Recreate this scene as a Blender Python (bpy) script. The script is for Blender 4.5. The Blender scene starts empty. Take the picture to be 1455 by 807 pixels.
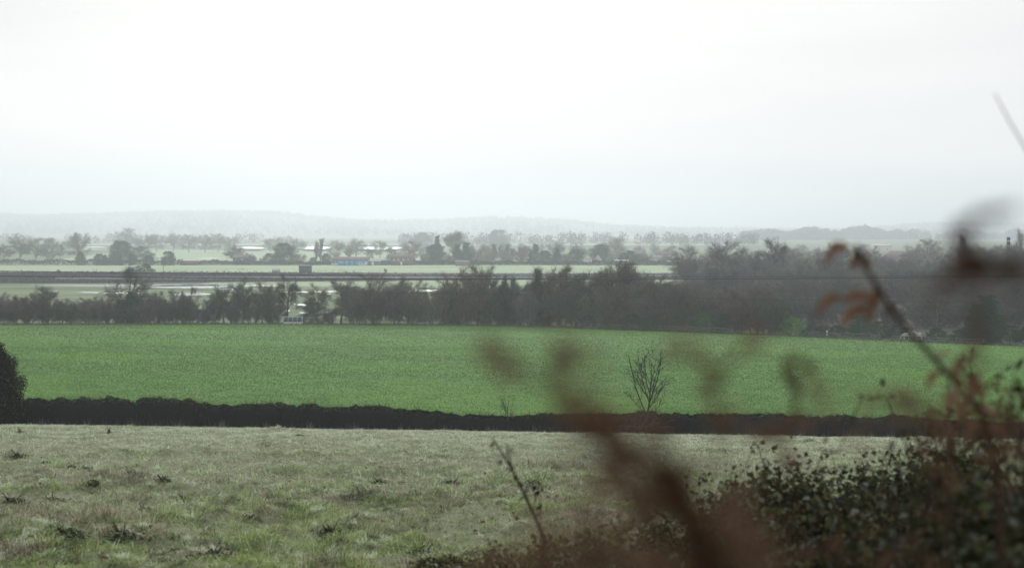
import bpy, math, random
import numpy as np
R = math.radians
scene = bpy.context.scene
col = scene.collection

# ---------------------------------------------------------------- camera
F_PX, CX, CY = 2000.0, 727.5, 403.5
PITCH = math.atan((403.5 - 330.0) / F_PX)
cam_d = bpy.data.cameras.new('camera')
cam = bpy.data.objects.new('camera', cam_d)
col.objects.link(cam)
scene.camera = cam
cam.location = (0, 0, 0)
cam.rotation_euler = (math.pi / 2 - PITCH, 0, 0)
cam_d.sensor_width = 36.0
cam_d.lens = 36.0 * F_PX / 1455.0
cam_d.clip_start = 0.05
cam_d.clip_end = 30000
cam_d.dof.use_dof = True
cam_d.dof.focus_distance = 170.0
cam_d.dof.aperture_fstop = 2.8

# ---------------------------------------------------------------- world, sun, exposure
SUN_EL, SUN_AZ = 20.0, -4.0          # azimuth from +Y, negative = left
world = bpy.data.worlds.new('World')
scene.world = world
world.use_nodes = True
nt = world.node_tree
nt.nodes.clear()
out = nt.nodes.new('ShaderNodeOutputWorld')
bg = nt.nodes.new('ShaderNodeBackground')
bg.inputs['Strength'].default_value = 0.1
sky = nt.nodes.new('ShaderNodeTexSky')
sky.sky_type = 'NISHITA'
sky.sun_disc = False
sky.sun_elevation = R(SUN_EL)
sky.sun_rotation = R(SUN_AZ)
sky.dust_density = 4.0
tc = nt.nodes.new('ShaderNodeTexCoord')
mp = nt.nodes.new('ShaderNodeMapping')
mp.inputs['Scale'].default_value = (1.3, 1.3, 7.0)
nz = nt.nodes.new('ShaderNodeTexNoise')
nz.inputs['Scale'].default_value = 1.6
nz.inputs['Detail'].default_value = 4.0
nz.inputs['Roughness'].default_value = 0.45
rmp = nt.nodes.new('ShaderNodeValToRGB')
rmp.color_ramp.elements[0].position = 0.25
rmp.color_ramp.elements[0].color = (0.82, 0.83, 0.845, 1)
rmp.color_ramp.elements[1].position = 0.66
rmp.color_ramp.elements[1].color = (1.0, 0.995, 0.985, 1)
mul = nt.nodes.new('ShaderNodeVectorMath')
mul.operation = 'SCALE'
mul.inputs['Scale'].default_value = 9.7
mix = nt.nodes.new('ShaderNodeMix')
mix.data_type = 'RGBA'
mix.inputs['Factor'].default_value = 0.975
nt.links.new(tc.outputs['Generated'], mp.inputs['Vector'])
nt.links.new(mp.outputs['Vector'], nz.inputs['Vector'])
nt.links.new(nz.outputs['Fac'], rmp.inputs['Fac'])
nt.links.new(rmp.outputs['Color'], mul.inputs[0])
nt.links.new(sky.outputs['Color'], mix.inputs[6])
nt.links.new(mul.outputs['Vector'], mix.inputs[7])
nt.links.new(mix.outputs[2], bg.inputs['Color'])
nt.links.new(bg.outputs['Background'], out.inputs['Surface'])

sd = bpy.data.lights.new('sun', 'SUN')
sd.energy = 1.25
sd.angle = R(12)
sd.color = (1.0, 0.99, 0.98)
sun = bpy.data.objects.new('sun', sd)
col.objects.link(sun)
sun.location = (0, 50, 80)
sun.rotation_euler = (R(90 - SUN_EL), 0, R(180 - SUN_AZ) )   # light comes from ahead, low
# direction check: a sun lamp shines along its -Z
scene.view_settings.view_transform = 'Standard'
scene.view_settings.look = 'None'
scene.view_settings.exposure = 0.0
scene.view_settings.gamma = 1.0
scene.cycles.use_denoising = True
scene.cycles.max_bounces = 7
scene.cycles.diffuse_bounces = 3
scene.cycles.glossy_bounces = 2
scene.cycles.transmission_bounces = 3
scene.cycles.transparent_max_bounces = 12
scene.cycles.volume_bounces = 1
scene.cycles.use_light_tree = False

# ---------------------------------------------------------------- geometry of the view
CP, SP = math.cos(PITCH), math.sin(PITCH)
def P(px, py, Y):
    """the point seen at a pixel of the photograph at forward distance Y"""
    u = (px - CX) / F_PX; v = -(py - CY) / F_PX
    dy = CP + v * SP; dz = -SP + v * CP
    t = Y / dy
    return (u * t, Y, dz * t)
def X(px, Y):
    return (px - CX) / F_PX * Y
def ss(a, b, t):
    t = np.clip((t - a) / (b - a), 0, 1)
    return t * t * (3 - 2 * t)
def gz(x, y):
    x = np.asarray(x, float); y = np.asarray(y, float)
    slope = -1.7 - 0.1195 * np.clip(y, -400, 100) - 0.0278 * np.clip(y - 100, 0, 185)
    tilt = -0.016 * (np.clip(x, -50, 120) + 36) * np.clip(y / 100, 0, 1)
    z = slope + tilt
    w = ss(250, 345, y)
    z = z * (1 - w) + (-20.0) * w
    bump = 0.10 * np.sin(x * 0.61 + 1.3 * np.sin(y * 0.23)) * np.sin(y * 0.47 + 0.8 * np.sin(x * 0.31)) \
         + 0.05 * np.sin(x * 1.9 + y * 0.7) * np.sin(y * 1.7 - x * 0.6) + 0.03 * np.sin(x * 4.1 + 2 * np.sin(y * 2.3)) * np.sin(y * 3.7)
    bump = bump * 1.2 + 0.045 * np.sin(x * 2.7 + 1.1 * np.sin(y * 1.3)) * np.sin(y * 2.9 + 1.7 * np.sin(x * 0.8))
    bump = bump * 1.25 + 0.085 * np.sin(x * 5.1 + 1.9 * np.sin(y * 1.7 + 1)) * np.sin(y * 4.3 + 2.2 * np.sin(x * 1.3)) + 0.03 * np.sin(x * 9.7 + 2 * np.sin(y * 3.1)) * np.sin(y * 8.9 + 2 * np.sin(x * 2.9))
    z = z + bump * ss(4, 9, y) * (1 - ss(88, 96, y))
    far = ss(1500, 2700, y)
    z = z + far * 3.0
    return z
def g(x, y): return float(gz(x, y))
def hit(px, py):
    lo, hi = 2.0, None
    y = 2.0
    while y < 6000:
        p = P(px, py, y)
        if p[2] < g(p[0], y):
            hi = y; break
        lo = y; y *= 1.03
    if hi is None: return P(px, py, 6000)
    for _ in range(30):
        m = (lo + hi) / 2
        p = P(px, py, m)
        if p[2] < g(p[0], m): hi = m
        else: lo = m
    x = X(px, hi)
    return (P(px, py, hi)[0], hi, g(P(px, py, hi)[0], hi))

# ---------------------------------------------------------------- mesh helpers
def tag(o, label=None, cat=None, group=None, kind=None):
    if label: o['label'] = label
    if cat: o['category'] = cat
    if group: o['group'] = group
    if kind: o['kind'] = kind
    return o
def make_mesh(name, V, F, smooth=False):
    """V (n,3) array, F list of (m,k) int arrays"""
    me = bpy.data.meshes.new(name)
    V = np.asarray(V, np.float32)
    Fs = [np.asarray(f, np.int32) for f in F if len(f)]
    me.vertices.add(len(V))
    me.vertices.foreach_set('co', V.ravel())
    loops = np.concatenate([f.ravel() for f in Fs])
    sizes = np.concatenate([np.full(len(f), f.shape[1], np.int32) for f in Fs])
    starts = np.concatenate([[0], np.cumsum(sizes)[:-1]]).astype(np.int32)
    me.loops.add(len(loops))
    me.loops.foreach_set('vertex_index', loops)
    me.polygons.add(len(sizes))
    me.polygons.foreach_set('loop_start', starts)
    me.polygons.foreach_set('loop_total', sizes)
    if smooth:
        me.polygons.foreach_set('use_smooth', np.ones(len(sizes), bool))
    me.update(calc_edges=True)
    return me
def link(name, me, mat=None, parent=None, loc=(0, 0, 0)):
    o = bpy.data.objects.new(name, me)
    col.objects.link(o)
    o.location = loc
    if mat is not None and me is not None and not me.materials:
        me.materials.append(mat)
    if parent is not None: o.parent = parent
    return o
def empty(name, loc=(0, 0, 0), rz=0):
    o = bpy.data.objects.new(name, None)
    o.empty_display_size = 0.5
    col.objects.link(o)
    o.location = loc; o.rotation_euler = (0, 0, rz)
    return o
class MB:
    def __init__(s): s.v = []; s.q = []; s.t = []
    def n(s): return len(s.v)
    def box(s, c, d, rz=0.0, taper=1.0):
        x, y, z = c; a, b, h = d[0] / 2, d[1] / 2, d[2] / 2
        cr, sr = math.cos(rz), math.sin(rz); n = len(s.v)
        for zz, k in ((-h, 1), (h, taper)):
            for xx, yy in ((-a, -b), (a, -b), (a, b), (-a, b)):
                xx *= k; yy *= k
                s.v.append((x + xx * cr - yy * sr, y + xx * sr + yy * cr, z + zz))
        s.q += [(n, n + 3, n + 2, n + 1), (n + 4, n + 5, n + 6, n + 7), (n, n + 1, n + 5, n + 4), (n + 1, n + 2, n + 6, n + 5), (n + 2, n + 3, n + 7, n + 6), (n + 3, n, n + 4, n + 7)]
        return s
    def tube(s, pts, rad, k=6, cap=False):
        m = len(pts)
        for i in range(m):
            a = pts[max(i - 1, 0)]; b = pts[min(i + 1, m - 1)]
            d = (b[0] - a[0], b[1] - a[1], b[2] - a[2])
            L = math.sqrt(d[0] ** 2 + d[1] ** 2 + d[2] ** 2) or 1
            d = (d[0] / L, d[1] / L, d[2] / L)
            r = (1, 0, 0) if abs(d[0]) < 0.8 else (0, 1, 0)
            u = (d[1] * r[2] - d[2] * r[1], d[2] * r[0] - d[0] * r[2], d[0] * r[1] - d[1] * r[0])
            L = math.sqrt(u[0] ** 2 + u[1] ** 2 + u[2] ** 2); u = (u[0] / L, u[1] / L, u[2] / L)
            w = (d[1] * u[2] - d[2] * u[1], d[2] * u[0] - d[0] * u[2], d[0] * u[1] - d[1] * u[0])
            p = pts[i]; q = rad[i]
            for j in range(k):
                c_, s_ = math.cos(2 * math.pi * j / k) * q, math.sin(2 * math.pi * j / k) * q
                s.v.append((p[0] + u[0] * c_ + w[0] * s_, p[1] + u[1] * c_ + w[1] * s_, p[2] + u[2] * c_ + w[2] * s_))
        n = len(s.v) - m * k
        for i in range(m - 1):
            for j in range(k):
                j2 = (j + 1) % k
                s.q.append((n + i * k + j, n + i * k + j2, n + (i + 1) * k + j2, n + (i + 1) * k + j))
        return s
    def poly(s, pts):
        n = len(s.v); s.v += [tuple(p) for p in pts]
        if len(pts) == 4: s.q.append((n, n + 1, n + 2, n + 3))
        else: s.t.append((n, n + 1, n + 2))
        return s
    def prism(s, prof, x0, x1):      # profile in (y,z), extruded along x
        n = len(s.v); k = len(prof)
        for x in (x0, x1):
            for (y, z) in prof: s.v.append((x, y, z))
        for i in range(k):
            j = (i + 1) % k
            s.q.append((n + i, n + j, n + k + j, n + k + i))
        for b in (0, k):
            for i in range(1, k - 1): s.t.append((n + b, n + b + i, n + b + i + 1))
        return s
    def mesh(s, name, smooth=False):
        return make_mesh(name, np.array(s.v), [np.array(s.q, np.int32).reshape(-1, 4), np.array(s.t, np.int32).reshape(-1, 3)], smooth)
    def build(s, name, mat, parent=None, loc=(0, 0, 0), smooth=False):
        return link(name, s.mesh(name, smooth), mat, parent, loc)

def unit(a):
    return a / np.maximum(np.linalg.norm(a, axis=1, keepdims=True), 1e-9)
def leaf_cards(C, size, rng, up=0.0, aspect=0.55, fold=0.25, flat=0.0):
    """diamond leaves, folded a little on the midrib: 4 verts, 2 tris each"""
    n = len(C)
    D = rng.normal(size=(n, 3)); D[:, 2] = D[:, 2] * (1 - flat) + up; D = unit(D)
    A = rng.normal(size=(n, 3)); A[:, 2] += flat * 2
    W = unit(np.cross(D, A)); N = np.cross(W, D)
    L = (size * rng.uniform(0.65, 1.35, n))[:, None] if np.isscalar(size) else size[:, None]
    b = C - D * L * 0.5; t = C + D * L * 0.5
    l = C + W * L * aspect * 0.5 + N * L * fold * 0.3; r = C - W * L * aspect * 0.5 + N * L * fold * 0.3
    V = np.stack([b, l, t, r], 1).reshape(-1, 3)
    i = np.arange(n)[:, None] * 4
    F = np.concatenate([i + [[0, 2, 1]], i + [[0, 3, 2]]], 0)
    return V, F
def cones(Pb, D, L, Rr):
    n = len(Pb); D = unit(D)
    A = np.where(np.abs(D[:, :1]) < 0.8, np.array([[1., 0, 0]]), np.array([[0., 1, 0]]))
    U = unit(np.cross(D, A)); W = np.cross(D, U)
    vs = [Pb + (U * math.cos(a) + W * math.sin(a)) * Rr[:, None] for a in (0, 2.1, 4.2)] + [Pb + D * L[:, None]]
    V = np.stack(vs, 1).reshape(-1, 3)
    i = np.arange(n)[:, None] * 4
    F = np.concatenate([i + [[0, 1, 3]], i + [[1, 2, 3]], i + [[2, 0, 3]]], 0)
    return V, F
class Acc:
    def __init__(s): s.V = []; s.F = []; s.n = 0
    def add(s, V, F):
        if len(V) == 0: return
        s.V.append(np.asarray(V, float)); s.F.append(np.asarray(F, np.int64) + s.n); s.n += len(V)
    def addmb(s, m):
        off = s.n
        s.V.append(np.array(m.v)); s.n += len(m.v)
        if m.q: s.F.append(np.array(m.q, np.int64) + off)
        if m.t: s.F.append(np.array(m.t, np.int64) + off)
    def mesh(s, name, smooth=False):
        return make_mesh(name, np.concatenate(s.V), s.F, smooth)

# ---------------------------------------------------------------- materials
def nodes(name):
    m = bpy.data.materials.new(name); m.use_nodes = True
    nt = m.node_tree; nt.nodes.clear()
    o = nt.nodes.new('ShaderNodeOutputMaterial')
    b = nt.nodes.new('ShaderNodeBsdfPrincipled')
    nt.links.new(b.outputs[0], o.inputs['Surface'])
    return m, nt, b, o
def ramp(nt, stops, fac):
    r = nt.nodes.new('ShaderNodeValToRGB')
    e = r.color_ramp.elements
    e[0].position = stops[0][0]; e[0].color = (*stops[0][1], 1)
    e[1].position = stops[-1][0]; e[1].color = (*stops[-1][1], 1)
    for p, c in stops[1:-1]:
        x = e.new(p); x.color = (*c, 1)
    nt.links.new(fac, r.inputs['Fac'])
    return r.outputs['Color']
def noise(nt, scale, detail=4, rough=0.55, vec=None, mapping=None):
    n = nt.nodes.new('ShaderNodeTexNoise')
    n.inputs['Scale'].default_value = scale; n.inputs['Detail'].default_value = detail; n.inputs['Roughness'].default_value = rough
    if vec is None:
        t = nt.nodes.new('ShaderNodeTexCoord'); vec = t.outputs['Object']
    if mapping:
        m = nt.nodes.new('ShaderNodeMapping'); m.inputs['Scale'].default_value = mapping
        nt.links.new(vec, m.inputs['Vector']); vec = m.outputs['Vector']
    nt.links.new(vec, n.inputs['Vector'])
    return n.outputs['Fac']
def mixc(nt, fac, a, b, mode='MIX'):
    m = nt.nodes.new('ShaderNodeMix'); m.data_type = 'RGBA'; m.blend_type = mode
    if isinstance(fac, (int, float)): m.inputs['Factor'].default_value = fac
    else: nt.links.new(fac, m.inputs['Factor'])
    for i, c in ((6, a), (7, b)):
        if isinstance(c, tuple): m.inputs[i].default_value = (*c, 1)
        else: nt.links.new(c, m.inputs[i])
    return m.outputs[2]
def leaf_mat(name, stops, rough=0.6, tint=True, transl=0.0, big=None, spec=0.3):
    """colour picked per leaf, drifting slowly through the plant"""
    m, nt, b, o = nodes(name)
    geo = nt.nodes.new('ShaderNodeNewGeometry')
    c = ramp(nt, stops, geo.outputs['Random Per Island'])
    if big:
        sc, c2, amt = big
        f = noise(nt, sc, 3, vec=geo.outputs['Position'])
        mr = nt.nodes.new('ShaderNodeMapRange'); mr.inputs['From Min'].default_value = 0.42; mr.inputs['From Max'].default_value = 0.5
        mr.inputs['To Max'].default_value = amt
        nt.links.new(f, mr.inputs['Value'])
        c = mixc(nt, mr.outputs['Result'], c, c2)
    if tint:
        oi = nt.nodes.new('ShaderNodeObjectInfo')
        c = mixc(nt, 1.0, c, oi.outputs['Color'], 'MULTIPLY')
    nt.links.new(c, b.inputs['Base Color'])
    b.inputs['Roughness'].default_value = rough
    b.inputs['Specular IOR Level'].default_value = spec
    if transl:
        t = nt.nodes.new('ShaderNodeBsdfTranslucent'); nt.links.new(c, t.inputs['Color'])
        ms = nt.nodes.new('ShaderNodeMixShader'); ms.inputs[0].default_value = transl
        nt.links.new(b.outputs[0], ms.inputs[1]); nt.links.new(t.outputs[0], ms.inputs[2])
        nt.links.new(ms.outputs[0], o.inputs['Surface'])
    return m
def surf(name, c1, c2, scale=3.0, rough=0.8, mapping=None, bump=0.0, tint=False, spec=0.3, detail=5, metal=0.0):
    m, nt, b, o = nodes(name)
    f = noise(nt, scale, detail, mapping=mapping)
    c = ramp(nt, [(0.35, c1), (0.65, c2)], f)
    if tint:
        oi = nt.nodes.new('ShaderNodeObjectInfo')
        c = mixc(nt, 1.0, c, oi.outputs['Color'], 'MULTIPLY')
    nt.links.new(c, b.inputs['Base Color'])
    b.inputs['Roughness'].default_value = rough
    b.inputs['Specular IOR Level'].default_value = spec
    b.inputs['Metallic'].default_value = metal
    if bump:
        bp = nt.nodes.new('ShaderNodeBump'); bp.inputs['Strength'].default_value = bump
        nt.links.new(f, bp.inputs['Height']); nt.links.new(bp.outputs[0], b.inputs['Normal'])
    return m
M = {}
M['bark'] = surf('bark', (0.07, 0.066, 0.058), (0.17, 0.16, 0.145), 8, 0.9, (1, 1, 0.2), 0.4, tint=True)
M['twig'] = leaf_mat('twigs', [(0, (0.038, 0.037, 0.032)), (0.5, (0.066, 0.063, 0.052)), (0.85, (0.10, 0.094, 0.075)), (1, (0.2, 0.185, 0.15))], 0.9, spec=0.05)
M['palebark'] = surf('pale_bark', (0.28, 0.27, 0.25), (0.5, 0.48, 0.45), 6, 0.85, (1, 1, 0.4), 0.2)
M['evergreen'] = leaf_mat('evergreen_leaves', [(0, (0.018, 0.034, 0.018)), (0.6, (0.03, 0.055, 0.026)), (1, (0.06, 0.09, 0.04))], 0.8, spec=0.08)
M['ivy'] = leaf_mat('ivy_leaves', [(0, (0.012, 0.026, 0.014)), (0.7, (0.026, 0.05, 0.025)), (1, (0.05, 0.075, 0.035))], 0.8, spec=0.08)
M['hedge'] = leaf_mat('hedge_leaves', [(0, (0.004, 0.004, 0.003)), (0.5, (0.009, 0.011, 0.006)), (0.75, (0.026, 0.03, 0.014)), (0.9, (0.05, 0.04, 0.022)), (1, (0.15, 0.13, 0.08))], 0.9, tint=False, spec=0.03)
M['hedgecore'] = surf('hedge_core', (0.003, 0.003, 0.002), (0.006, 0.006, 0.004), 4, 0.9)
M['timber'] = surf('weathered_timber', (0.07, 0.066, 0.06), (0.17, 0.16, 0.145), 6, 0.85, (1, 1, 1), 0.2)
M['darkmetal'] = surf('dark_metal', (0.03, 0.03, 0.032), (0.06, 0.06, 0.062), 5, 0.5)
M['rubber'] = surf('cable_sheath', (0.012, 0.012, 0.013), (0.02, 0.02, 0.021), 2, 0.6)
M['concrete'] = surf('concrete', (0.38, 0.39, 0.38), (0.55, 0.56, 0.55), 2, 0.85, None, 0.2)
M['galv'] = surf('galvanised_rail', (0.3, 0.33, 0.36), (0.42, 0.45, 0.48), 4, 0.45, metal=0.3)
M['sheet'] = surf('blue_grey_sheet', (0.05, 0.07, 0.1), (0.085, 0.11, 0.14), 2, 0.5)
M['whitepaint'] = surf('white_paint', (0.68, 0.69, 0.69), (0.82, 0.82, 0.8), 1.5, 0.6)
M['brick'] = surf('brown_brick', (0.13, 0.085, 0.07), (0.24, 0.15, 0.12), 3, 0.9)
M['greybrick'] = surf('grey_brick', (0.06, 0.058, 0.062), (0.11, 0.10, 0.105), 3, 0.9)
M['render'] = surf('cream_render', (0.5, 0.48, 0.42), (0.62, 0.6, 0.54), 1, 0.85)
M['rooftile'] = surf('roof_tile', (0.16, 0.13, 0.12), (0.26, 0.21, 0.19), 2, 0.85)
M['redtile'] = surf('red_roof_tile', (0.2, 0.13, 0.10), (0.28, 0.19, 0.15), 2, 0.85)
M['greyroof'] = surf('grey_roof_sheet', (0.22, 0.23, 0.24), (0.32, 0.33, 0.34), 2, 0.7)
M['bluewall'] = surf('blue_painted_boards', (0.03, 0.26, 0.55), (0.06, 0.38, 0.7), 0.8, 0.55)
M['glass'] = surf('dark_glass', (0.03, 0.04, 0.05), (0.06, 0.07, 0.08), 1, 0.1, spec=0.8)
M['wool'] = surf('cream_wool', (0.55, 0.52, 0.44), (0.72, 0.69, 0.6), 6, 0.95)
M['horse'] = surf('dapple_grey_coat', (0.32, 0.32, 0.3), (0.62, 0.62, 0.58), 4, 0.7)
M['mane'] = surf('grey_mane', (0.12, 0.12, 0.12), (0.2, 0.2, 0.2), 4, 0.8)
M['ballast'] = surf('ballast', (0.12, 0.12, 0.13), (0.24, 0.235, 0.24), 3, 0.95)
M['steel'] = surf('rail_steel', (0.05, 0.04, 0.035), (0.1, 0.08, 0.07), 3, 0.5)
M['soil'] = surf('molehill_soil', (0.02, 0.014, 0.01), (0.05, 0.034, 0.024), 9, 0.95, None, 0.5)
M['dock'] = leaf_mat('weed_leaves', [(0, (0.035, 0.05, 0.022)), (0.6, (0.08, 0.11, 0.045)), (1, (0.22, 0.28, 0.14))], 0.6, tint=False)
M['bracken'] = leaf_mat('dead_bracken', [(0, (0.05, 0.027, 0.018)), (0.5, (0.125, 0.07, 0.045)), (1, (0.24, 0.15, 0.1))], 0.9, transl=0.25, spec=0.05)
M['bracken_pale'] = leaf_mat('tan_bracken', [(0, (0.10, 0.058, 0.038)), (0.5, (0.2, 0.125, 0.085)), (1, (0.34, 0.23, 0.165))], 0.9, transl=0.3, spec=0.05)
M['deadleaf'] = leaf_mat('dead_leaves', [(0, (0.08, 0.038, 0.022)), (0.5, (0.14, 0.072, 0.042)), (1, (0.22, 0.125, 0.078))], 0.7, transl=0.35)
M['bramble'] = leaf_mat('bramble_leaves', [(0, (0.018, 0.020, 0.010)), (0.35, (0.034, 0.042, 0.018)), (0.6, (0.065, 0.044, 0.025)), (0.78, (0.07, 0.085, 0.035)), (0.92, (0.09, 0.105, 0.08)), (1, (0.14, 0.155, 0.145))], 0.8, tint=True, spec=0.06)
M['stem'] = surf('stem', (0.022, 0.014, 0.011), (0.05, 0.032, 0.025), 30, 0.8, spec=0.1)
M['palestem'] = surf('pale_stem', (0.2, 0.19, 0.18), (0.3, 0.29, 0.28), 30, 0.7)

# water, with the sky's reflection painted in as a pale base colour
m, nt_, b, o_ = nodes('flood_water')
b.inputs['Base Color'].default_value = (0.46, 0.47, 0.48, 1); b.inputs['Roughness'].default_value = 0.22
b.inputs['IOR'].default_value = 1.6
M['water'] = m

# ---------------------------------------------------------------- ground, one sheet
def ground_material():
    m, nt, b, o = nodes('ground_cover')
    geo = nt.nodes.new('ShaderNodeNewGeometry'); pos = geo.outputs['Position']
    n1 = noise(nt, 0.16, 5, vec=pos); n2 = noise(nt, 1.1, 5, vec=pos); n3 = noise(nt, 9, 3, vec=pos)
    past = ramp(nt, [(0.3, (0.13, 0.15, 0.075)), (0.48, (0.21, 0.25, 0.14)), (0.6, (0.25, 0.23, 0.165)), (0.75, (0.19, 0.15, 0.1))], n1)
    past = mixc(nt, 0.55, past, ramp(nt, [(0.3, (0.08, 0.10, 0.045)), (0.5, (0.19, 0.22, 0.12)), (0.7, (0.30, 0.33, 0.25))], n2))
    past = mixc(nt, 0.4, past, ramp(nt, [(0.35, (0.06, 0.06, 0.035)), (0.65, (0.28, 0.3, 0.2))], n3))
    m1 = noise(nt, 0.02, 4, vec=pos, mapping=(0.35, 1.6, 1)); m2 = noise(nt, 0.11, 4, vec=pos, mapping=(0.3, 1.2, 1))
    mead = ramp(nt, [(0.36, (0.09, 0.12, 0.055)), (0.5, (0.16, 0.23, 0.105)), (0.62, (0.2, 0.24, 0.13)), (0.7, (0.13, 0.12, 0.075))], m1)
    mead = mixc(nt, 0.4, mead, ramp(nt, [(0.4, (0.1, 0.12, 0.06)), (0.62, (0.25, 0.32, 0.17))], m2))
    sx = nt.nodes.new('ShaderNodeSeparateXYZ'); nt.links.new(pos, sx.inputs[0])
    mr = nt.nodes.new('ShaderNodeMapRange'); mr.inputs['From Min'].default_value = 99; mr.inputs['From Max'].default_value = 101
    nt.links.new(sx.outputs['Y'], mr.inputs['Value'])
    c = mixc(nt, mr.outputs['Result'], past, mead)
    nt.links.new(c, b.inputs['Base Color']); b.inputs['Roughness'].default_value = 0.95; b.inputs['Specular IOR Level'].default_value = 0.1
    bp = nt.nodes.new('ShaderNodeBump'); bp.inputs['Strength'].default_value = 0.5; bp.inputs['Distance'].default_value = 0.08
    nt.links.new(n2, bp.inputs['Height']); nt.links.new(bp.outputs[0], b.inputs['Normal'])
    return m
def grid_mesh(name, ys, halfw, ncol, zfun, dz=0.0, x0=None, x1=None):
    V = []; s = np.linspace(-1, 1, ncol)
    s = np.sign(s) * np.abs(s) ** 1.5
    for y in ys:
        if x0 is not None: xs = x0(y) + (x1(y) - x0(y)) * np.linspace(0, 1, ncol)
        else: xs = s * halfw(y)
        V.append(np.stack([xs, np.full(ncol, y), zfun(xs, np.full(ncol, y)) + dz], 1))
    V = np.concatenate(V); nr = len(ys)
    i = (np.arange(nr - 1)[:, None] * ncol + np.arange(ncol - 1)[None]).ravel()
    F = np.stack([i, i + 1, i + ncol + 1, i + ncol], 1)
    return make_mesh(name, V, [F], True)
ys = np.concatenate([np.linspace(-300, -5, 15), np.arange(-4, 40, 0.25), np.arange(40, 102, 0.6), np.arange(102, 360, 6), np.geomspace(360, 12000, 60)])
gr = link('ground', grid_mesh('ground', ys, lambda y: 90 + 0.62 * max(y, 0), 420, gz), ground_material())
tag(gr, kind='structure')

# ---------------------------------------------------------------- crop field
BND = [(-700, 455), (-250, 460), (0, 463), (400, 462), (680, 464), (800, 467), (950, 472), (1150, 480), (1300, 487), (1455, 493), (1600, 499), (1900, 512)]
BW = [hit(px, py) for px, py in BND]
bx = np.array([p[0] for p in BW]); by = np.array([p[1] for p in BW])
def bound(x): return float(np.interp(x, bx, by))
def crop_material():
    m, nt, b, o = nodes('crop_soil_and_leaf')
    geo = nt.nodes.new('ShaderNodeNewGeometry'); pos = geo.outputs['Position']
    n1 = noise(nt, 0.03, 4, vec=pos); n2 = noise(nt, 2.6, 4, vec=pos, mapping=(0.6, 1.6, 1)); n3 = noise(nt, 0.6, 3, vec=pos, mapping=(0.12, 1.2, 1))
    a = ramp(nt, [(0.3, (0.10, 0.23, 0.045)), (0.7, (0.15, 0.31, 0.06))], n1)
    c = mixc(nt, 0.55, a, ramp(nt, [(0.38, (0.06, 0.11, 0.025)), (0.6, (0.18, 0.36, 0.07))], n2))
    c = mixc(nt, 0.25, c, ramp(nt, [(0.4, (0.05, 0.10, 0.03)), (0.6, (0.13, 0.22, 0.075))], n3))
    nt.links.new(c, b.inputs['Base Color']); b.inputs['Roughness'].default_value = 0.9; b.inputs['Specular IOR Level'].default_value = 0.15
    return m
xs = np.linspace(-150, 200, 220); V = []
nr = 90
for k in range(nr):
    t = k / (nr - 1)
    yy = np.array([101.3 + (bound(x) - 101.3) * t for x in xs])
    V.append(np.stack([xs, yy, gz(xs, yy) + 0.05], 1))
V = np.concatenate(V); nc = len(xs)
i = (np.arange(nr - 1)[:, None] * nc + np.arange(nc - 1)[None]).ravel()
tag(link('crop_field', make_mesh('crop_field', V, [np.stack([i, i + 1, i + nc + 1, i + nc], 1)], True), crop_material()), kind='structure')

rng = np.random.default_rng(5)
def crop_leaves():
    A = Acc()
    for (y0, y1, n, s) in ((101.6, 150, 420000, 0.085), (150, 210, 320000, 0.115), (210, 300, 220000, 0.155)):
        y = rng.uniform(y0, y1, n); x = rng.uniform(-0.44, 0.46, n) * y
        y = np.round(y / 0.22) * 0.22 + rng.normal(0, 0.06, n)      # drilled rows
        keep = y < np.interp(x, bx, by) - 0.8
        x, y = x[keep], y[keep]
        pn = np.sin(x * 0.9 + 2 * np.sin(y * 0.4)) * np.sin(y * 1.1) * 0.5 + 0.5
        keep = rng.uniform(0, 1, len(x)) < 0.55 + 0.45 * pn
        x, y = x[keep], y[keep]
        C = np.stack([x, y, gz(x, y) + 0.08 + rng.uniform(0, 0.1, len(x))], 1)
        A.add(*leaf_cards(C, s, rng, up=0.7, aspect=0.6))
    return A.mesh('crop')
M['crop'] = leaf_mat('crop_leaves', [(0, (0.10, 0.20, 0.042)), (0.5, (0.165, 0.335, 0.068)), (0.85, (0.24, 0.43, 0.10)), (1, (0.36, 0.52, 0.16))], 0.8, tint=False, spec=0.05, big=(0.045, (0.12, 0.22, 0.07), 0.7))
tag(link('crop_plants', crop_leaves(), M['crop']), kind='stuff')

# ---------------------------------------------------------------- far meadows, water, hills
def poly_sheet(name, pts, z, mat, kind='structure', n=0):
    V = np.array([(x, y, z) for x, y in pts]); k = len(pts)
    me = bpy.data.meshes.new(name); me.from_pydata([tuple(v) for v in V], [], [tuple(range(k))]); me.update()
    return tag(link(name, me, mat), kind=kind)
def W(px, py, z=-20.0):
    """the point of the level valley floor seen at a pixel"""
    u = (px - CX) / F_PX; v = -(py - CY) / F_PX
    t = z / (-SP + v * CP)
    return (u * t, (CP + v * SP) * t)
m, nt_, b, o_ = nodes('frosted_meadow')
geo = nt_.nodes.new('ShaderNodeNewGeometry')
c = ramp(nt_, [(0.35, (0.21, 0.31, 0.15)), (0.5, (0.29, 0.40, 0.21)), (0.65, (0.36, 0.43, 0.27))], noise(nt_, 0.05, 5, vec=geo.outputs['Position'], mapping=(0.3, 1.2, 1)))
nt_.links.new(c, b.inputs['Base Color']); b.inputs['Roughness'].default_value = 0.95
M['frostmeadow'] = m
a = W(-300, 390); 
poly_sheet('sheep_meadow', [(-420, 640), (330, 640), (330, 850), (-480, 850)], -19.97, M['frostmeadow'])
poly_sheet('near_meadow', [(-120, 535), (70, 470), (95, 560), (60, 600), (-120, 592)], -19.96, M['frostmeadow'])
poly_sheet('distant_meadow', [(-330, 1000), (-30, 980), (-20, 1180), (-120, 1500), (-420, 1600)], -19.95, M['frostmeadow'])
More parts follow.
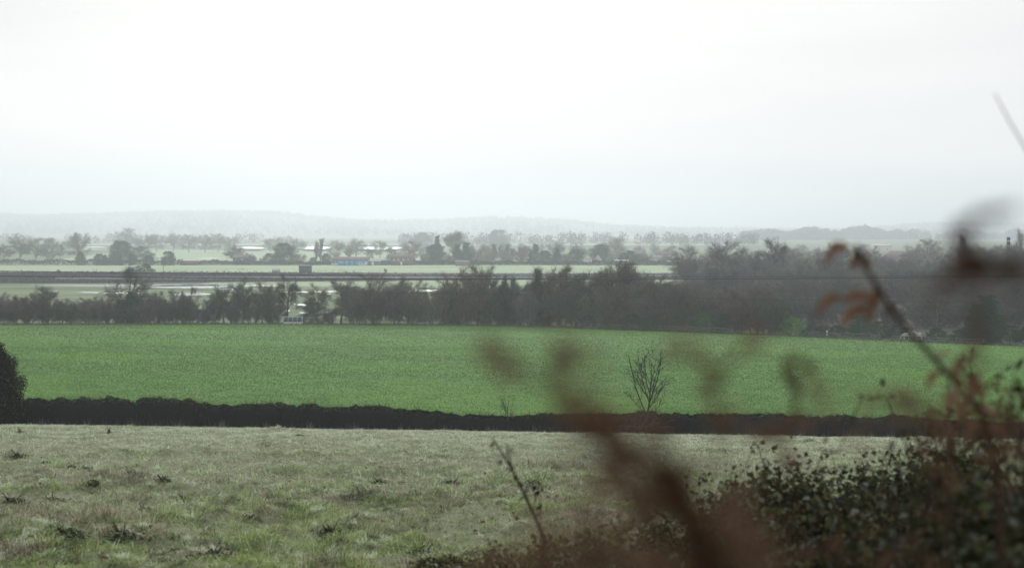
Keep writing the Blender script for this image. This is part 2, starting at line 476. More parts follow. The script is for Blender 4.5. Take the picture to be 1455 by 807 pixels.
poly_sheet('far_meadow', [(-900, 1950), (300, 1900), (500, 2500), (-900, 2600)], -18.1, M['frostmeadow'])
poly_sheet('woodland_floor', [(36, 300), (66, 262), (300, 240), (420, 900), (150, 900), (62, 560), (40, 420)], -19.9, surf('leaf_litter', (0.045, 0.045, 0.032), (0.085, 0.08, 0.055), 0.2, 0.95))
def puddle(pxs, py0, py1, seed, z=-19.93, wob=0.5, n=26):
    """a flood pool: ragged outline between two sight lines on the level floor"""
    r = random.Random(seed); top = []; bot = []
    for i in range(n + 1):
        t = i / n; px = pxs[0] + (pxs[1] - pxs[0]) * t
        e = math.sin(math.pi * min(max(t, 0.02), 0.98)) ** 0.5
        mid = (py0 + py1) / 2 + wob * math.sin(t * 5 + seed) * 0.4
        h = (py1 - py0) / 2 * e * (0.75 + 0.35 * r.random())
        top.append(W(px, mid - h, z)); bot.append(W(px, mid + h, z))
    A = MB()
    for i in range(n):
        A.poly([(*bot[i], z), (*bot[i + 1], z), (*top[i + 1], z), (*top[i], z)])
    return A
pools = [((40, 345), 404.2, 407.0), ((205, 350), 404.5, 409.5), ((60, 82), 412.5, 415), ((62, 82), 419.5, 421.5), ((110, 150), 414.5, 416.5), ((140, 205), 415, 417.5),
         ((240, 300), 416, 420), ((310, 345), 409, 414), ((395, 500), 413.5, 415.5), ((345, 395), 405, 407), ((455, 470), 416.5, 418.5), ((416, 440), 431.5, 434), ((425, 470), 443, 445.5), ((398, 412), 440, 443), ((396, 424), 449.5, 453.5),
         ((295, 330), 446, 449.5), ((300, 330), 456, 458), ((480, 500), 415.5, 418), ((590, 625), 411.5, 414), ((1050, 1150), 416.2, 418.2), ((120, 132), 433, 436), ((130, 140), 444, 447), ((205, 215), 445, 447)]
for k, (pp, a, b_) in enumerate(pools):
    o = puddle(pp, a, b_, k).build('flood_water', M['water']); tag(o, kind='structure')
farp = [((118, 150), 350.2, 352.2), ((338, 375), 350.5, 354), ((425, 470), 349.5, 354.5), ((500, 572), 350.5, 354.5), ((395, 440), 350.5, 353), ((280, 310), 366.6, 367.8), ((100, 150), 353.6, 354.8)]
for k, (pp, a, b_) in enumerate(farp):
    o = puddle(pp, a, b_, k + 40, z=-17.6 if a < 358 else -19.9).build('flood_water', M['water']); tag(o, kind='structure')

def sky_prof(px):
    return np.interp(px, [-900, -300, 0, 60, 150, 240, 330, 400, 440, 500, 600, 700, 800, 870, 950, 1100, 1200, 1300, 1360, 1455, 1800, 2400],
                     [312, 306, 305, 308, 306, 302, 301, 304, 310, 315, 314, 310.5, 314.5, 321, 325, 328, 327, 320, 318, 321, 326, 330])
def hill_z(x, y):
    px = x / np.maximum(y, 1) * F_PX + CX
    crest = (330 - sky_prof(px)) / F_PX * 7000 - 10
    n = 4 * np.sin(x * 0.006 + 1) * np.sin(y * 0.004) + 2.5 * np.sin(x * 0.017) * np.sin(y * 0.011 + 2)
    up = ss(4000, 7000, y)
    return -22 + (crest + 22 + n) * up - ss(7300, 10500, y) * 60
ysh = np.concatenate([np.linspace(3900, 7300, 60), np.linspace(7400, 10900, 20)])
hm = surf('hill_pasture', (0.06, 0.075, 0.045), (0.12, 0.15, 0.08), 0.004, 0.95)
tag(link('hills', grid_mesh('hills', ysh, lambda y: 0.62 * y, 200, hill_z), hm), kind='structure')
def wood_mass(n, xf, yf, zf, size, rngl, cards=26, card=0.34):
    y = yf(n); x = xf(n, y); z = zf(x, y)
    pxv = x / y * F_PX + CX
    s = size * rngl.uniform(0.6, 1.35, n) * (0.72 + 0.38 * np.abs(np.sin(pxv * 0.043 + y * 0.0007)) ** 1.5 * np.clip((pxv - 1050) / 70, 0.3, 1) if xf.__name__ == 'far_x' else 1.0)
    C = np.repeat(np.stack([x, y, z + s * 0.75], 1), cards, 0); S = np.repeat(s, cards)
    D = unit(rngl.normal(size=(len(C), 3))); rr = rngl.uniform(0.55, 1.0, len(C))[:, None]
    Pn = C + D * rr * S[:, None] * np.array([0.62, 0.62, 0.75])
    return leaf_cards(Pn, S * card * rngl.uniform(0.6, 1.4, len(C)), rngl)
M['woodland'] = leaf_mat('distant_woodland', [(0, (0.03, 0.038, 0.026)), (0.6, (0.06, 0.062, 0.045)), (1, (0.1, 0.09, 0.065))], 0.9, tint=False)
A = Acc(); r2 = np.random.default_rng(11)
A.add(*wood_mass(5200, lambda n, y: r2.uniform(-0.5, 0.5, n) * y, lambda n: r2.uniform(6500, 7200, n), hill_z, 12, r2, 14, 0.6))
def patch_y(n): return r2.uniform(4600, 6500, n)
A.add(*wood_mass(3600, lambda n, y: np.round(r2.uniform(-0.45, 0.45, n) * 9) / 9 * y + r2.normal(0, 130, n), patch_y, hill_z, 12, r2, 12, 0.6))
tag(link('hill_woodland', A.mesh('hill_woodland'), M['woodland']), kind='stuff')
A = Acc()
def fx(a, b_):
    def far_x(n, y): return X(r2.uniform(a, b_, n), y)
    return far_x
A.add(*wood_mass(420, fx(1055, 1200), lambda n: r2.uniform(2900, 3200, n), gz, 14.5, r2, 90, 0.22))
A.add(*wood_mass(260, fx(1195, 1280), lambda n: r2.uniform(3100, 3400, n), gz, 16, r2, 90, 0.22))
A.add(*wood_mass(420, fx(1280, 1700), lambda n: r2.uniform(3000, 3500, n), gz, 13, r2, 80, 0.22))
A.add(*wood_mass(230, lambda n, y: X(r2.uniform(560, 1080, n), y), lambda n: r2.uniform(1900, 2500, n), gz, 10, r2, 60, 0.25))
A.add(*wood_mass(200, lambda n, y: X(r2.uniform(-400, 420, n), y), lambda n: r2.uniform(2100, 2600, n), gz, 9, r2, 60, 0.25))
tag(link('far_woodland', A.mesh('far_woodland'), M['woodland']), kind='stuff')

# ---------------------------------------------------------------- pasture grass
def clumpy(x, y):
    a = np.sin(x * 0.8 + 2.1 * np.sin(y * 0.35 + 1)) * np.sin(y * 0.55 + 1.7 * np.sin(x * 0.27))
    b_ = np.sin(x * 2.3 + 1.5 * np.sin(y * 1.1)) * np.sin(y * 1.9 + 1.3 * np.sin(x * 0.9 + 2))
    return 0.5 + 0.3 * a + 0.2 * b_
def blades(n, y0, y1, hgt, wid, power=1.0, xr=(-0.43, 0.45), rngl=rng, only=None, sdl=0.8):
    y = y0 + (y1 - y0) * rngl.uniform(0, 1, n) ** power
    x = rngl.uniform(xr[0], xr[1], n) * y
    d = clumpy(x, y)
    keep = rngl.uniform(0, 1, n) < 0.5 + 0.6 * d
    if only is not None: keep &= only(x, y)
    x, y, d = x[keep], y[keep], d[keep]; n = len(x)
    h = hgt * rngl.uniform(0.5, 1.3, n) * (0.55 + 0.9 * d)
    B = np.stack([x, y, gz(x, y) - 0.01], 1)
    lean = rngl.normal(0, sdl, (n, 2)); 
    T = B + np.stack([lean[:, 0] * h, lean[:, 1] * h, h], 1)
    Mm = B + np.stack([lean[:, 0] * h * 0.3, lean[:, 1] * h * 0.3, h * 0.6], 1)
    a = rngl.uniform(0, math.pi, n); w = wid * rngl.uniform(0.6, 1.3, n)
    O = np.stack([np.cos(a) * w, np.sin(a) * w, np.zeros(n)], 1)
    V = np.stack([B - O, B + O, Mm + O * 0.8, Mm - O * 0.8, T], 1).reshape(-1, 3)
    i = np.arange(n)[:, None] * 5
    F1 = i + [[0, 1, 2, 3]]; F2 = i + [[3, 2, 4]]
    return V, F1, F2
def grass_material():
    m, nt, b, o = nodes('frosted_grass')
    geo = nt.nodes.new('ShaderNodeNewGeometry'); pos = geo.outputs['Position']; ri = geo.outputs['Random Per Island']
    green = ramp(nt, [(0, (0.13, 0.18, 0.045)), (0.5, (0.28, 0.37, 0.11)), (0.85, (0.45, 0.55, 0.23)), (1, (0.62, 0.7, 0.46))], ri)
    straw = ramp(nt, [(0, (0.12, 0.10, 0.06)), (0.5, (0.32, 0.27, 0.18)), (1, (0.55, 0.5, 0.39))], ri)
    dark = ramp(nt, [(0, (0.035, 0.05, 0.018)), (0.6, (0.07, 0.10, 0.035)), (1, (0.16, 0.2, 0.09))], ri)
    frost = ramp(nt, [(0, (0.5, 0.6, 0.4)), (0.5, (0.70, 0.80, 0.58)), (1, (0.85, 0.9, 0.78))], ri)
    def rng_(f, a, b2):
        mr = nt.nodes.new('ShaderNodeMapRange'); mr.inputs['From Min'].default_value = a; mr.inputs['From Max'].default_value = b2
        nt.links.new(f, mr.inputs['Value']); return mr.outputs['Result']
    c = mixc(nt, rng_(noise(nt, 0.26, 6, 0.65, vec=pos, mapping=(0.6, 1.3, 1)), 0.47, 0.56), green, straw)
    c = mixc(nt, rng_(noise(nt, 1.5, 5, 0.75, vec=pos), 0.51, 0.58), c, dark)
    c = mixc(nt, rng_(noise(nt, 0.4, 5, 0.7, vec=pos, mapping=(0.7, 1.4, 1)), 0.55, 0.63), c, dark)
    c = mixc(nt, rng_(noise(nt, 0.75, 5, 0.7, vec=pos, mapping=(1, 1, 3)), 0.54, 0.61), c, straw)
    c = mixc(nt, rng_(noise(nt, 2.3, 5, 0.7, vec=pos), 0.56, 0.63), c, frost)
    # frost lies thicker on the open ground far down the slope
    sx = nt.nodes.new('ShaderNodeSeparateXYZ'); nt.links.new(pos, sx.inputs[0])
    fy = rng_(sx.outputs['Y'], 14, 75)
    ml = nt.nodes.new('ShaderNodeMath'); ml.operation = 'MULTIPLY'
    nt.links.new(rng_(noise(nt, 0.35, 4, vec=pos, mapping=(0.5, 1.4, 1)), 0.28, 0.56), ml.inputs[0]); nt.links.new(fy, ml.inputs[1])
    m2 = nt.nodes.new('ShaderNodeMath'); m2.operation = 'MULTIPLY'; m2.inputs[1].default_value = 0.9
    nt.links.new(ml.outputs[0], m2.inputs[0])
    c = mixc(nt, m2.outputs[0], c, frost)
    nt.links.new(c, b.inputs['Base Color']); b.inputs['Roughness'].default_value = 0.7; b.inputs['Specular IOR Level'].default_value = 0.2
    t = nt.nodes.new('ShaderNodeBsdfTranslucent'); nt.links.new(c, t.inputs['Color'])
    ms = nt.nodes.new('ShaderNodeMixShader'); ms.inputs[0].default_value = 0.25
    nt.links.new(b.outputs[0], ms.inputs[1]); nt.links.new(t.outputs[0], ms.inputs[2]); nt.links.new(ms.outputs[0], o.inputs['Surface'])
    return m
A = Acc()
def addbl(*a, **k):
    V, F1, F2 = blades(*a, **k)
    off = A.n; A.V.append(V); A.F.append(F1 + off); A.F.append(F2 + off); A.n += len(V)
addbl(330000, 10.5, 24, 0.06, 0.0045, 1.2, sdl=1.7)
addbl(250000, 22, 48, 0.065, 0.008, 1.1, sdl=1.6)
addbl(210000, 45, 99.5, 0.08, 0.014, 1.0, sdl=1.5)
def tussocks(n, y0, y1, per, hgt, wid, spread):
    y = y0 + (y1 - y0) * rng.uniform(0, 1, n) ** 1.15; x = rng.uniform(-0.43, 0.45, n) * y
    keep = rng.uniform(0, 1, n) < np.clip(2.4 * (clumpy(x * 1.4 + 5, y * 1.4) - 0.35), 0.04, 1); x, y = x[keep], y[keep]; n = len(x)
    sz = rng.uniform(0.5, 1.5, n) ** 1.3
    i = np.repeat(np.arange(n), per); m = len(i); a = rng.uniform(0, 6.283, m); rr = rng.uniform(0, 1, m) ** 0.7
    bx_ = x[i] + np.cos(a) * rr * spread * sz[i] * 1.4; by_ = y[i] + np.sin(a) * rr * spread * sz[i]
    h = hgt * sz[i] * rng.uniform(0.5, 1.1, m) * (1.1 - 0.55 * rr)
    B = np.stack([bx_, by_, gz(bx_, by_) - 0.01], 1)
    out = np.stack([np.cos(a), np.sin(a)], 1) * (0.5 + rr * 1.2)[:, None] + rng.normal(0, 0.3, (m, 2))
    Mm = B + np.stack([out[:, 0] * h * 0.35, out[:, 1] * h * 0.35, h * 0.8], 1); T = B + np.stack([out[:, 0] * h * 1.1, out[:, 1] * h * 1.1, h * 0.85], 1)
    az = rng.uniform(0, 3.14, m); w = wid * rng.uniform(0.6, 1.3, m); O = np.stack([np.cos(az) * w, np.sin(az) * w, np.zeros(m)], 1)
    V = np.stack([B - O, B + O, Mm + O * 0.8, Mm - O * 0.8, T], 1).reshape(-1, 3); k = np.arange(m)[:, None] * 5 + A.n
    A.V.append(V); A.F.append(k + [[0, 1, 2, 3]]); A.F.append(k + [[3, 2, 4]]); A.n += len(V)
tussocks(6500, 10.5, 30, 60, 0.125, 0.0048, 0.17)
tussocks(6500, 28, 60, 32, 0.13, 0.009, 0.22)
tussocks(8000, 55, 98, 16, 0.15, 0.016, 0.28)
def strawmask(x, y): return clumpy(x * 0.5 + 9, y * 0.8 + 4) > 0.52
addbl(30000, 26, 98, 0.2, 0.006, 1.0, only=strawmask, sdl=0.35)
tag(link('pasture_grass', A.mesh('pasture_grass'), grass_material()), kind='stuff')

# ---------------------------------------------------------------- tree makers (unit height, shared by their copies)
def vnorm(d):
    L = math.sqrt(d[0] ** 2 + d[1] ** 2 + d[2] ** 2) or 1
    return (d[0] / L, d[1] / L, d[2] / L)
def deviate(d, ang, r):
    a = (r.gauss(0, 1), r.gauss(0, 1), r.gauss(0, 1))
    k = a[0] * d[0] + a[1] * d[1] + a[2] * d[2]
    p = vnorm((a[0] - k * d[0], a[1] - k * d[1], a[2] - k * d[2]))
    c, s = math.cos(ang), math.sin(ang)
    return (d[0] * c + p[0] * s, d[1] * c + p[1] * s, d[2] * c + p[2] * s)
STY = dict(
    oak=dict(env=(0.54, 0.40, 0.46, -0.7), stems=1, L0=0.78, r0=0.024, kids=(26, 8, 4), ang=(0.95, 0.7, 0.7), ratio=(0.5, 0.42, 0.45), up=(0.04, 0.05, 0.03, 0), wob=(0.07, 0.22, 0.3, 0.35), tmin=0.15, lean=0.05, tw=5, sub=2),
    ash=dict(env=(0.55, 0.25, 0.46, -0.75), stems=1, L0=0.82, r0=0.019, kids=(26, 8, 3), ang=(0.62, 0.5, 0.55), ratio=(0.42, 0.4, 0.42), up=(0.03, 0.12, 0.12, 0.08), wob=(0.06, 0.16, 0.2, 0.25), tmin=0.24, lean=0.06, tw=6, sub=2),
    thicket=dict(stems=13, L0=0.8, r0=0.0075, kids=(10, 5, 2), ang=(0.6, 0.6, 0.6), ratio=(0.32, 0.5, 0.5), up=(0.06, 0.10, 0.06, 0.04), wob=(0.14, 0.2, 0.25, 0.3), tmin=0.08, lean=0.42, tw=5, sub=2),
    poplar=dict(stems=1, L0=0.95, r0=0.02, kids=(30, 4, 3), ang=(0.45, 0.35, 0.4), ratio=(0.26, 0.45, 0.5), up=(0.02, 0.3, 0.2, 0.1), wob=(0.04, 0.1, 0.15, 0.2), tmin=0.1, lean=0.02, tw=5, sub=2),
    sapling=dict(env=(0.6, 0.21, 0.40, -0.55), stems=1, L0=0.62, r0=0.012, kids=(17, 4, 0), ang=(0.5, 0.42, 0.5), ratio=(0.52, 0.36, 0.4), up=(0.05, 0.16, 0.08, 0.05), wob=(0.07, 0.09, 0.12, 0.2), tmin=0.3, lean=0.01, tw=3, sub=1),
    birch=dict(stems=1, L0=0.92, r0=0.014, kids=(22, 4, 3), ang=(0.8, 0.6, 0.6), ratio=(0.2, 0.5, 0.5), up=(0.02, 0.12, -0.05, -0.1), wob=(0.04, 0.15, 0.2, 0.25), tmin=0.45, lean=0.04, tw=5, sub=2),
)
def gen_bare(style, seed, fine=1.0):
    p = STY[style]; r = random.Random(seed); trunk = MB(); limb = MB(); tw = []; spine = []
    def grow(q, d, L, rad, lev):
        n = (6, 4, 3, 2)[lev]; pts = [q]; ds = [d]; dd = d
        for i in range(n):
            dd = vnorm((dd[0] + p['wob'][lev] * r.gauss(0, 1) * 0.6, dd[1] + p['wob'][lev] * r.gauss(0, 1) * 0.6, dd[2] + p['wob'][lev] * r.gauss(0, 1) * 0.35 + p['up'][lev]))
            a = pts[-1]; pts.append((a[0] + dd[0] * L / n, a[1] + dd[1] * L / n, a[2] + dd[2] * L / n)); ds.append(dd)
        end = (0.3, 0.3, 0.35, 0.4)[lev]
        rads = [rad * (1 - (1 - end) * i / n) for i in range(n + 1)]
        if lev == 0: rads[0] *= 1.35
        (trunk if lev == 0 else limb).tube(pts, rads, (7, 5, 4, 3)[lev])
        if lev <= 1: spine.append((lev, pts, rads))
        def at_(t):
            f = t * n; i = min(int(f), n - 1); f -= i
            return tuple(pts[i][k] * (1 - f) + pts[i + 1][k] * f for k in range(3)), ds[i + 1], rads[i] * (1 - f) + rads[i + 1] * f
        if lev < 3 and (lev == 3 or p['kids'][min(lev, 2)] > 0):
            nk = p['kids'][lev]
            tm = p['tmin'] if lev == 0 else 0.2
            for k in range(nk):
                t = tm + (1 - tm) * (k + r.random()) / nk
                q2, d2, r2_ = at_(min(t, 0.99))
                cd = deviate(d2, p['ang'][lev] * r.uniform(0.7, 1.2) * ((1.4 - 0.85 * t) if lev == 0 and style != 'poplar' else 1), r)
                shape = (min(0.75 + 1.6 * (t - tm), 1.15) - 0.75 * max(t - 0.45, 0)) if lev == 0 else (1.15 - 0.6 * t)
                if lev == 0 and 'env' in p:
                    ez, eh, ev, lo_ = p['env']
                    for _ in range(40):
                        u_ = vnorm((r.gauss(0, 1), r.gauss(0, 1), r.gauss(0, 1)))
                        if u_[2] > lo_ - 0.3 * t and u_[2] < 0.45 + 0.8 * t and (u_[2] > -0.2 or t < 0.7): break
                    tg = (u_[0] * eh, u_[1] * eh, ez + u_[2] * ev)
                    v_ = (tg[0] - q2[0], tg[1] - q2[1], tg[2] - q2[2]); D_ = math.sqrt(v_[0] ** 2 + v_[1] ** 2 + v_[2] ** 2)
                    v_ = vnorm(v_); cd = vnorm((v_[0], v_[1], v_[2] - 0.12))
                    grow(q2, cd, D_ * r.uniform(0.82, 0.98), max(min(r2_ * 0.6, rad * 0.36) * (0.6 + D_), 0.002), 1)
                    continue
                grow(q2, cd, L * p['ratio'][lev] * shape * r.uniform(0.75, 1.2), max(min(r2_ * 0.75, rad * 0.5), 0.0012), lev + 1)
        if lev >= 1:
            m = p['tw'] if lev >= 2 else 5
            for k in range(m):
                t = 0.15 + 0.85 * (k + r.random()) / m
                q2, d2, r2_ = at_(min(t, 0.999))
                tw.append((q2, deviate(d2, r.uniform(0.2, 0.8), r), (0.085 if style != 'thicket' else 0.09) * r.uniform(0.5, 1.3)))
    ns = p['stems']
    for s in range(ns):
        off = 0.0 if ns == 1 else (0.02 if style == 'sapling' else 0.13)
        a = r.uniform(0, 6.28)
        d = vnorm((math.cos(a) * p['lean'] * r.uniform(0.3, 1.1), math.sin(a) * p['lean'] * r.uniform(0.3, 1.1), 1))
        grow((math.cos(a) * off * r.random(), math.sin(a) * off * r.random(), -0.02), d, p['L0'] * (r.uniform(0.65, 1.1) if ns > 1 else 1), p['r0'] * (r.uniform(0.7, 1.1) if ns > 1 else 1), 0)
    g_ = np.random.default_rng(seed)
    Pb = np.array([t[0] for t in tw]); D = unit(np.array([t[1] for t in tw])); L = np.array([t[2] for t in tw])
    A = Acc(); A.addmb(limb)
    A.add(*cones(Pb, D, L, np.full(len(Pb), 0.0011 * fine)))
    for k in range(p['sub']):
        q = Pb + D * (L * g_.uniform(0.15, 0.9, len(L)))[:, None]
        D2 = unit(D + g_.normal(0, 0.42, D.shape) + np.array([0, 0, 0.05])); L2 = L * g_.uniform(0.35, 0.75, len(L))
        A.add(*cones(q, D2, L2, np.full(len(L), 0.0009 * fine)))
    V = np.concatenate(A.V); T = np.array(trunk.v)
    h = np.percentile(V[:, 2], 99.9); w = np.percentile(np.abs(V[:, :2]), 96) * 2
    V = V / h; T = T / h
    acc = make_mesh('crown', V, A.F); tm = make_mesh('trunk', T, [np.array(trunk.q)], True)
    sp = [(l, [tuple(c / h for c in q) for q in pts], [a / h for a in rads]) for l, pts, rads in spine]
    return dict(trunk=tm, crown=acc, w=w / h, spine=sp)
def ivy_mesh(tr, seed, n=5000, top=0.8, fat=0.045, size=0.022, low=0.0):
    g_ = np.random.default_rng(seed); P_ = []
    for lev, pts, rads in tr['spine']:
        if lev == 1 and g_.random() < 0.45: continue
        P0 = np.array(pts); k = int(n * (0.55 if lev == 0 else 0.05))
        f = g_.uniform(0, 1 if lev == 0 else 0.6, k) * (len(pts) - 1); i = np.minimum(f.astype(int), len(pts) - 2); f = (f - i)[:, None]
        q = P0[i] * (1 - f) + P0[i + 1] * f
        q = q + g_.normal(0, 1, q.shape) * fat * (1.2 - 0.6 * q[:, 2:3]) * (0.7 + 0.5 * np.sin(q[:, 2:3] * 21 + seed))
        P_.append(q[(q[:, 2] < top) & (q[:, 2] > 0)])
    if low:
        k = int(n * low); th = g_.uniform(0, 6.28, k); rr = 0.22 * g_.uniform(0, 1, k) ** 0.5; zz = g_.uniform(0, 0.42, k)
        P_.append(np.stack([np.cos(th) * rr * (1.1 - zz), np.sin(th) * rr * (1.1 - zz), zz], 1))
    C = np.concatenate(P_)
    return make_mesh('ivy', *[(V, [F]) for V, F in [leaf_cards(C, size, g_)]][0])
def profile(shape, z):
    if shape == 'dome': return 0.46 * np.sqrt(np.clip(1 - ((z - 0.36) / 0.66) ** 2, 0, 1)) 
    if shape == 'cone': return 0.30 * np.clip(1.02 - z, 0, 1) ** 0.8 * np.clip(z * 9, 0, 1)
    if shape == 'column': return 0.2 * np.clip((1 - z) * 4, 0, 1) ** 0.5 * np.clip(z * 8, 0.4, 1)
    if shape == 'mound': return 0.75 * np.sqrt(np.clip(1 - z ** 2, 0, 1))
    return 0.4 + 0 * z
def gen_leafy(shape, seed, n=9000, size=0.03, clumps=70):
    g_ = np.random.default_rng(seed)
    zc = g_.uniform(0.05, 0.97, clumps * 4); rc = profile(shape, zc)
    keep = g_.uniform(0, 1, len(zc)) < np.clip(rc / rc.max(), 0.15, 1); zc = zc[keep][:clumps]; rc = rc[keep][:clumps]
    th = g_.uniform(0, 6.28, len(zc)); rr = rc * g_.uniform(0.45, 0.98, len(zc))
    C = np.stack([np.cos(th) * rr, np.sin(th) * rr, zc], 1)
    cs = (0.10 + 0.06 * g_.random(len(zc))) * (0.5 + rc / rc.max() * 0.7)
    C = np.concatenate([C, g_.normal(0, 0.05, (5, 3)) * [1, 1, 0.3] + [0, 0, 0.93]]); cs = np.concatenate([cs, np.full(5, 0.06)])
    idx = g_.integers(0, len(C), n)
    D = unit(g_.normal(size=(n, 3)))
    Pn = C[idx] + D * (g_.uniform(0.1, 1.0, n) ** 0.6 * cs[idx] * 0.9)[:, None] * np.array([1, 1, 0.8])
    k = n // 4; z2 = g_.uniform(0.04, 0.93, k); a2 = g_.uniform(0, 6.28, k); q2 = profile(shape, z2) * g_.uniform(0.2, 0.8, k)
    Pn = np.concatenate([Pn, np.stack([np.cos(a2) * q2, np.sin(a2) * q2, z2], 1)])
    Pn[:, 2] = np.clip(Pn[:, 2], 0.01, None)
    V, F = leaf_cards(Pn, size, g_)
    tr = MB(); tr.tube([(0, 0, -0.02), (0.005, 0, 0.3), (0, 0.004, 0.7)], [0.03, 0.022, 0.008], 7)
    for k in range(7):
        a = g_.uniform(0, 6.28); z = g_.uniform(0.12, 0.6); L = float(profile(shape, np.array(z))) * 0.7
        tr.tube([(0, 0, z), (math.cos(a) * L, math.sin(a) * L, z + 0.1)], [0.012, 0.004], 4)
    w = np.percentile(np.abs(V[:, :2]), 97) * 2; h = np.percentile(V[:, 2], 99.8)
    return dict(trunk=tr.mesh('trunk', True), crown=make_mesh('crown', V / np.array([h, h, h]), [F]), w=w / h, spine=[])
PROTO = {}
def proto(key):
    if key in PROTO: return PROTO[key]
    kind, k = key
    if kind in STY: d = gen_bare(kind, 100 + 17 * k + len(kind))
    elif kind == 'ivied':
        d = dict(gen_bare('ash', 300 + k)); d['ivy'] = ivy_mesh(d, k, 9000, 0.82, 0.03, 0.018, low=0.15)
    elif kind == 'ivyoak':
        d = dict(gen_bare('oak', 330 + k)); d['ivy'] = ivy_mesh(d, k, 16000, 0.55, 0.04, 0.018, low=0.5)
    elif kind == 'ivycol':
        d = dict(gen_bare('poplar', 360 + k)); d['ivy'] = ivy_mesh(d, k, 16000, 0.88, 0.034, 0.017)
    else: d = gen_leafy(kind, 500 + 13 * k, 24000 if kind != 'cone' else 18000, 0.021, 90)
    leafy = kind in ('dome', 'cone', 'column', 'mound')
    d['trunk'].materials.append(M['bark'] if kind != 'birch' else M['palebark'])
    d['crown'].materials.append(M['evergreen'] if leafy else M['twig'])
    if 'ivy' in d: d['ivy'].materials.append(M['ivy'])
    PROTO[key] = d
    return d
NAMES = dict(oak='oak_tree', ash='bare_tree', thicket='thicket_tree', poplar='poplar_tree', birch='birch_tree', sapling='sapling', ivied='ivy_clad_tree', ivyoak='ivy_clad_tree', ivycol='ivy_clad_tree',
             dome='evergreen_tree', cone='conifer_tree', column='conifer_tree', mound='evergreen_shrub')
TREES = []
trr = random.Random(77)
def tree(kind, px, top, Y, wpx, label, tint=(1, 1, 1), group=None, var=None, cat=None, name=None, base=None):
    """stands on the ground at distance Y; height and spread as seen in the photograph"""
    k = trr.randrange(3) if var is None else var
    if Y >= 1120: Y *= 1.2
    q_ = trr.uniform(0.75, 1.5) * ((1.5 if kind in ('dome', 'cone', 'mound') else 2.5) if Y > 780 else 1.45 if Y > 400 else 1.25); tint = (tint[0] * q_ * trr.uniform(0.92, 1.08), tint[1] * q_ * trr.uniform(0.94, 1.06), tint[2] * q_ * trr.uniform(0.88, 1.12))  # farther trees get a paler tint: haze painted into their colour
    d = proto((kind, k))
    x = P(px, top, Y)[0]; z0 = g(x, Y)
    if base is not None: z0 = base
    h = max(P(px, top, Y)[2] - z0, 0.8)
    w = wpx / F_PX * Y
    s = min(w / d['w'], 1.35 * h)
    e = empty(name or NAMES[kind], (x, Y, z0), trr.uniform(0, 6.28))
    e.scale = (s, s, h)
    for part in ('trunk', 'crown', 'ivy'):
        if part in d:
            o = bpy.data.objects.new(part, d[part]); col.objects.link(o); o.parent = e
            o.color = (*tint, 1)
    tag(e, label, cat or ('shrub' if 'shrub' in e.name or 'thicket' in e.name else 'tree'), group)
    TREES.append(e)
    return e
ORD = ['first', 'second', 'third', 'fourth', 'fifth', 'sixth', 'seventh', 'eighth', 'ninth', 'tenth', 'eleventh', 'twelfth', 'thirteenth', 'fourteenth', 'fifteenth', 'sixteenth', 'seventeenth', 'eighteenth', 'nineteenth', 'twentieth', 'twenty-first', 'twenty-second', 'twenty-third', 'twenty-fourth', 'twenty-fifth']
def stand(items, label, group):
    """items: (kind, px, top, Y, wpx, tint[, var]); label has {n} for the place in the stand counted from the left"""
    items = sorted(items, key=lambda t: t[1])
    for i, it in enumerate(items):
        lb = label.replace('{n}', ORD[i])
        tree(it[0], it[1], it[2], it[3], it[4], lb, it[5], group, it[6] if len(it) > 6 else None)

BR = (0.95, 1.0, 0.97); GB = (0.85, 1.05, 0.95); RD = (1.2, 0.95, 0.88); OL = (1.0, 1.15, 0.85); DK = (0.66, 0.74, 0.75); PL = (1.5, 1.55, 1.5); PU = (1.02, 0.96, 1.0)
def yb(px, off=3.0):   # distance of the field's far edge along this sight line
    return hit(px, float(np.interp(px, [p[0] for p in BND], [p[1] for p in BND])))[1] + off
# --- the belt along the far edge of the crop: single trees one can pick out
tree('ivyoak', 182, 378, yb(182, 8), 66, 'broad bare tree with dark ivied trunk and antler-like branches standing over the low scrub', BR, var=0)
tree('ivied', 224, 413, yb(224, 8), 20, 'small forked ivy stump with few twigs just right of the broad ivied tree', BR)
tree('ash', 62, 405, yb(62, 8), 34, 'thin twiggy tree rising alone out of the left scrub', BR)
tree('ash', 318, 402, yb(318, 6), 40, 'sparse spreading small tree left of the tall thin trees by the pools', OL)
tree('ash', 345, 393, yb(345, 7), 34, 'thin grey tree, taller of the pair before the long flood pool', GB)
tree('ash', 372, 398, yb(372, 5), 28, 'slender grey tree, right one of the pair before the long flood pool', BR)
tree('ivied', 385, 404, yb(385, 8), 22, 'slim ivy-wrapped tree just left of the twin-trunk tree by the little bridge', BR)
tree('ash', 408, 390, yb(408, 12), 34, 'bare tree with two dark leaning trunks right behind the little pale bridge', DK, var=1)
tree('mound', 446, 430, yb(446, 5), 40, 'dark green pointed evergreen bush in the gap right of the bridge', (0.8, 0.8, 0.8))
tree('ash', 450, 402, yb(450, 10), 34, 'thin open tree behind the dark pointed bush right of the bridge', OL)
tree('ash', 484, 396, yb(484, 8), 44, 'leaning open-crowned tree with pale stems left of the big domed thicket', OL)
tree('oak', 530, 386, yb(530, 9), 78, 'big dense domed tree with purplish twigs in the middle of the belt', PU, var=0)
tree('oak', 580, 392, yb(580, 8), 58, 'round-crowned dark tree right of the big purplish domed tree', BR, var=1)
tree('ivyoak', 645, 377, yb(645, 7), 62, 'tall dark tree thick with ivy and topped by reddish twigs', RD, var=1)
tree('ash', 678, 373, yb(678, 6), 36, 'tall bare tree with pale twin trunks beside the dark ivied tree', PL, var=2)
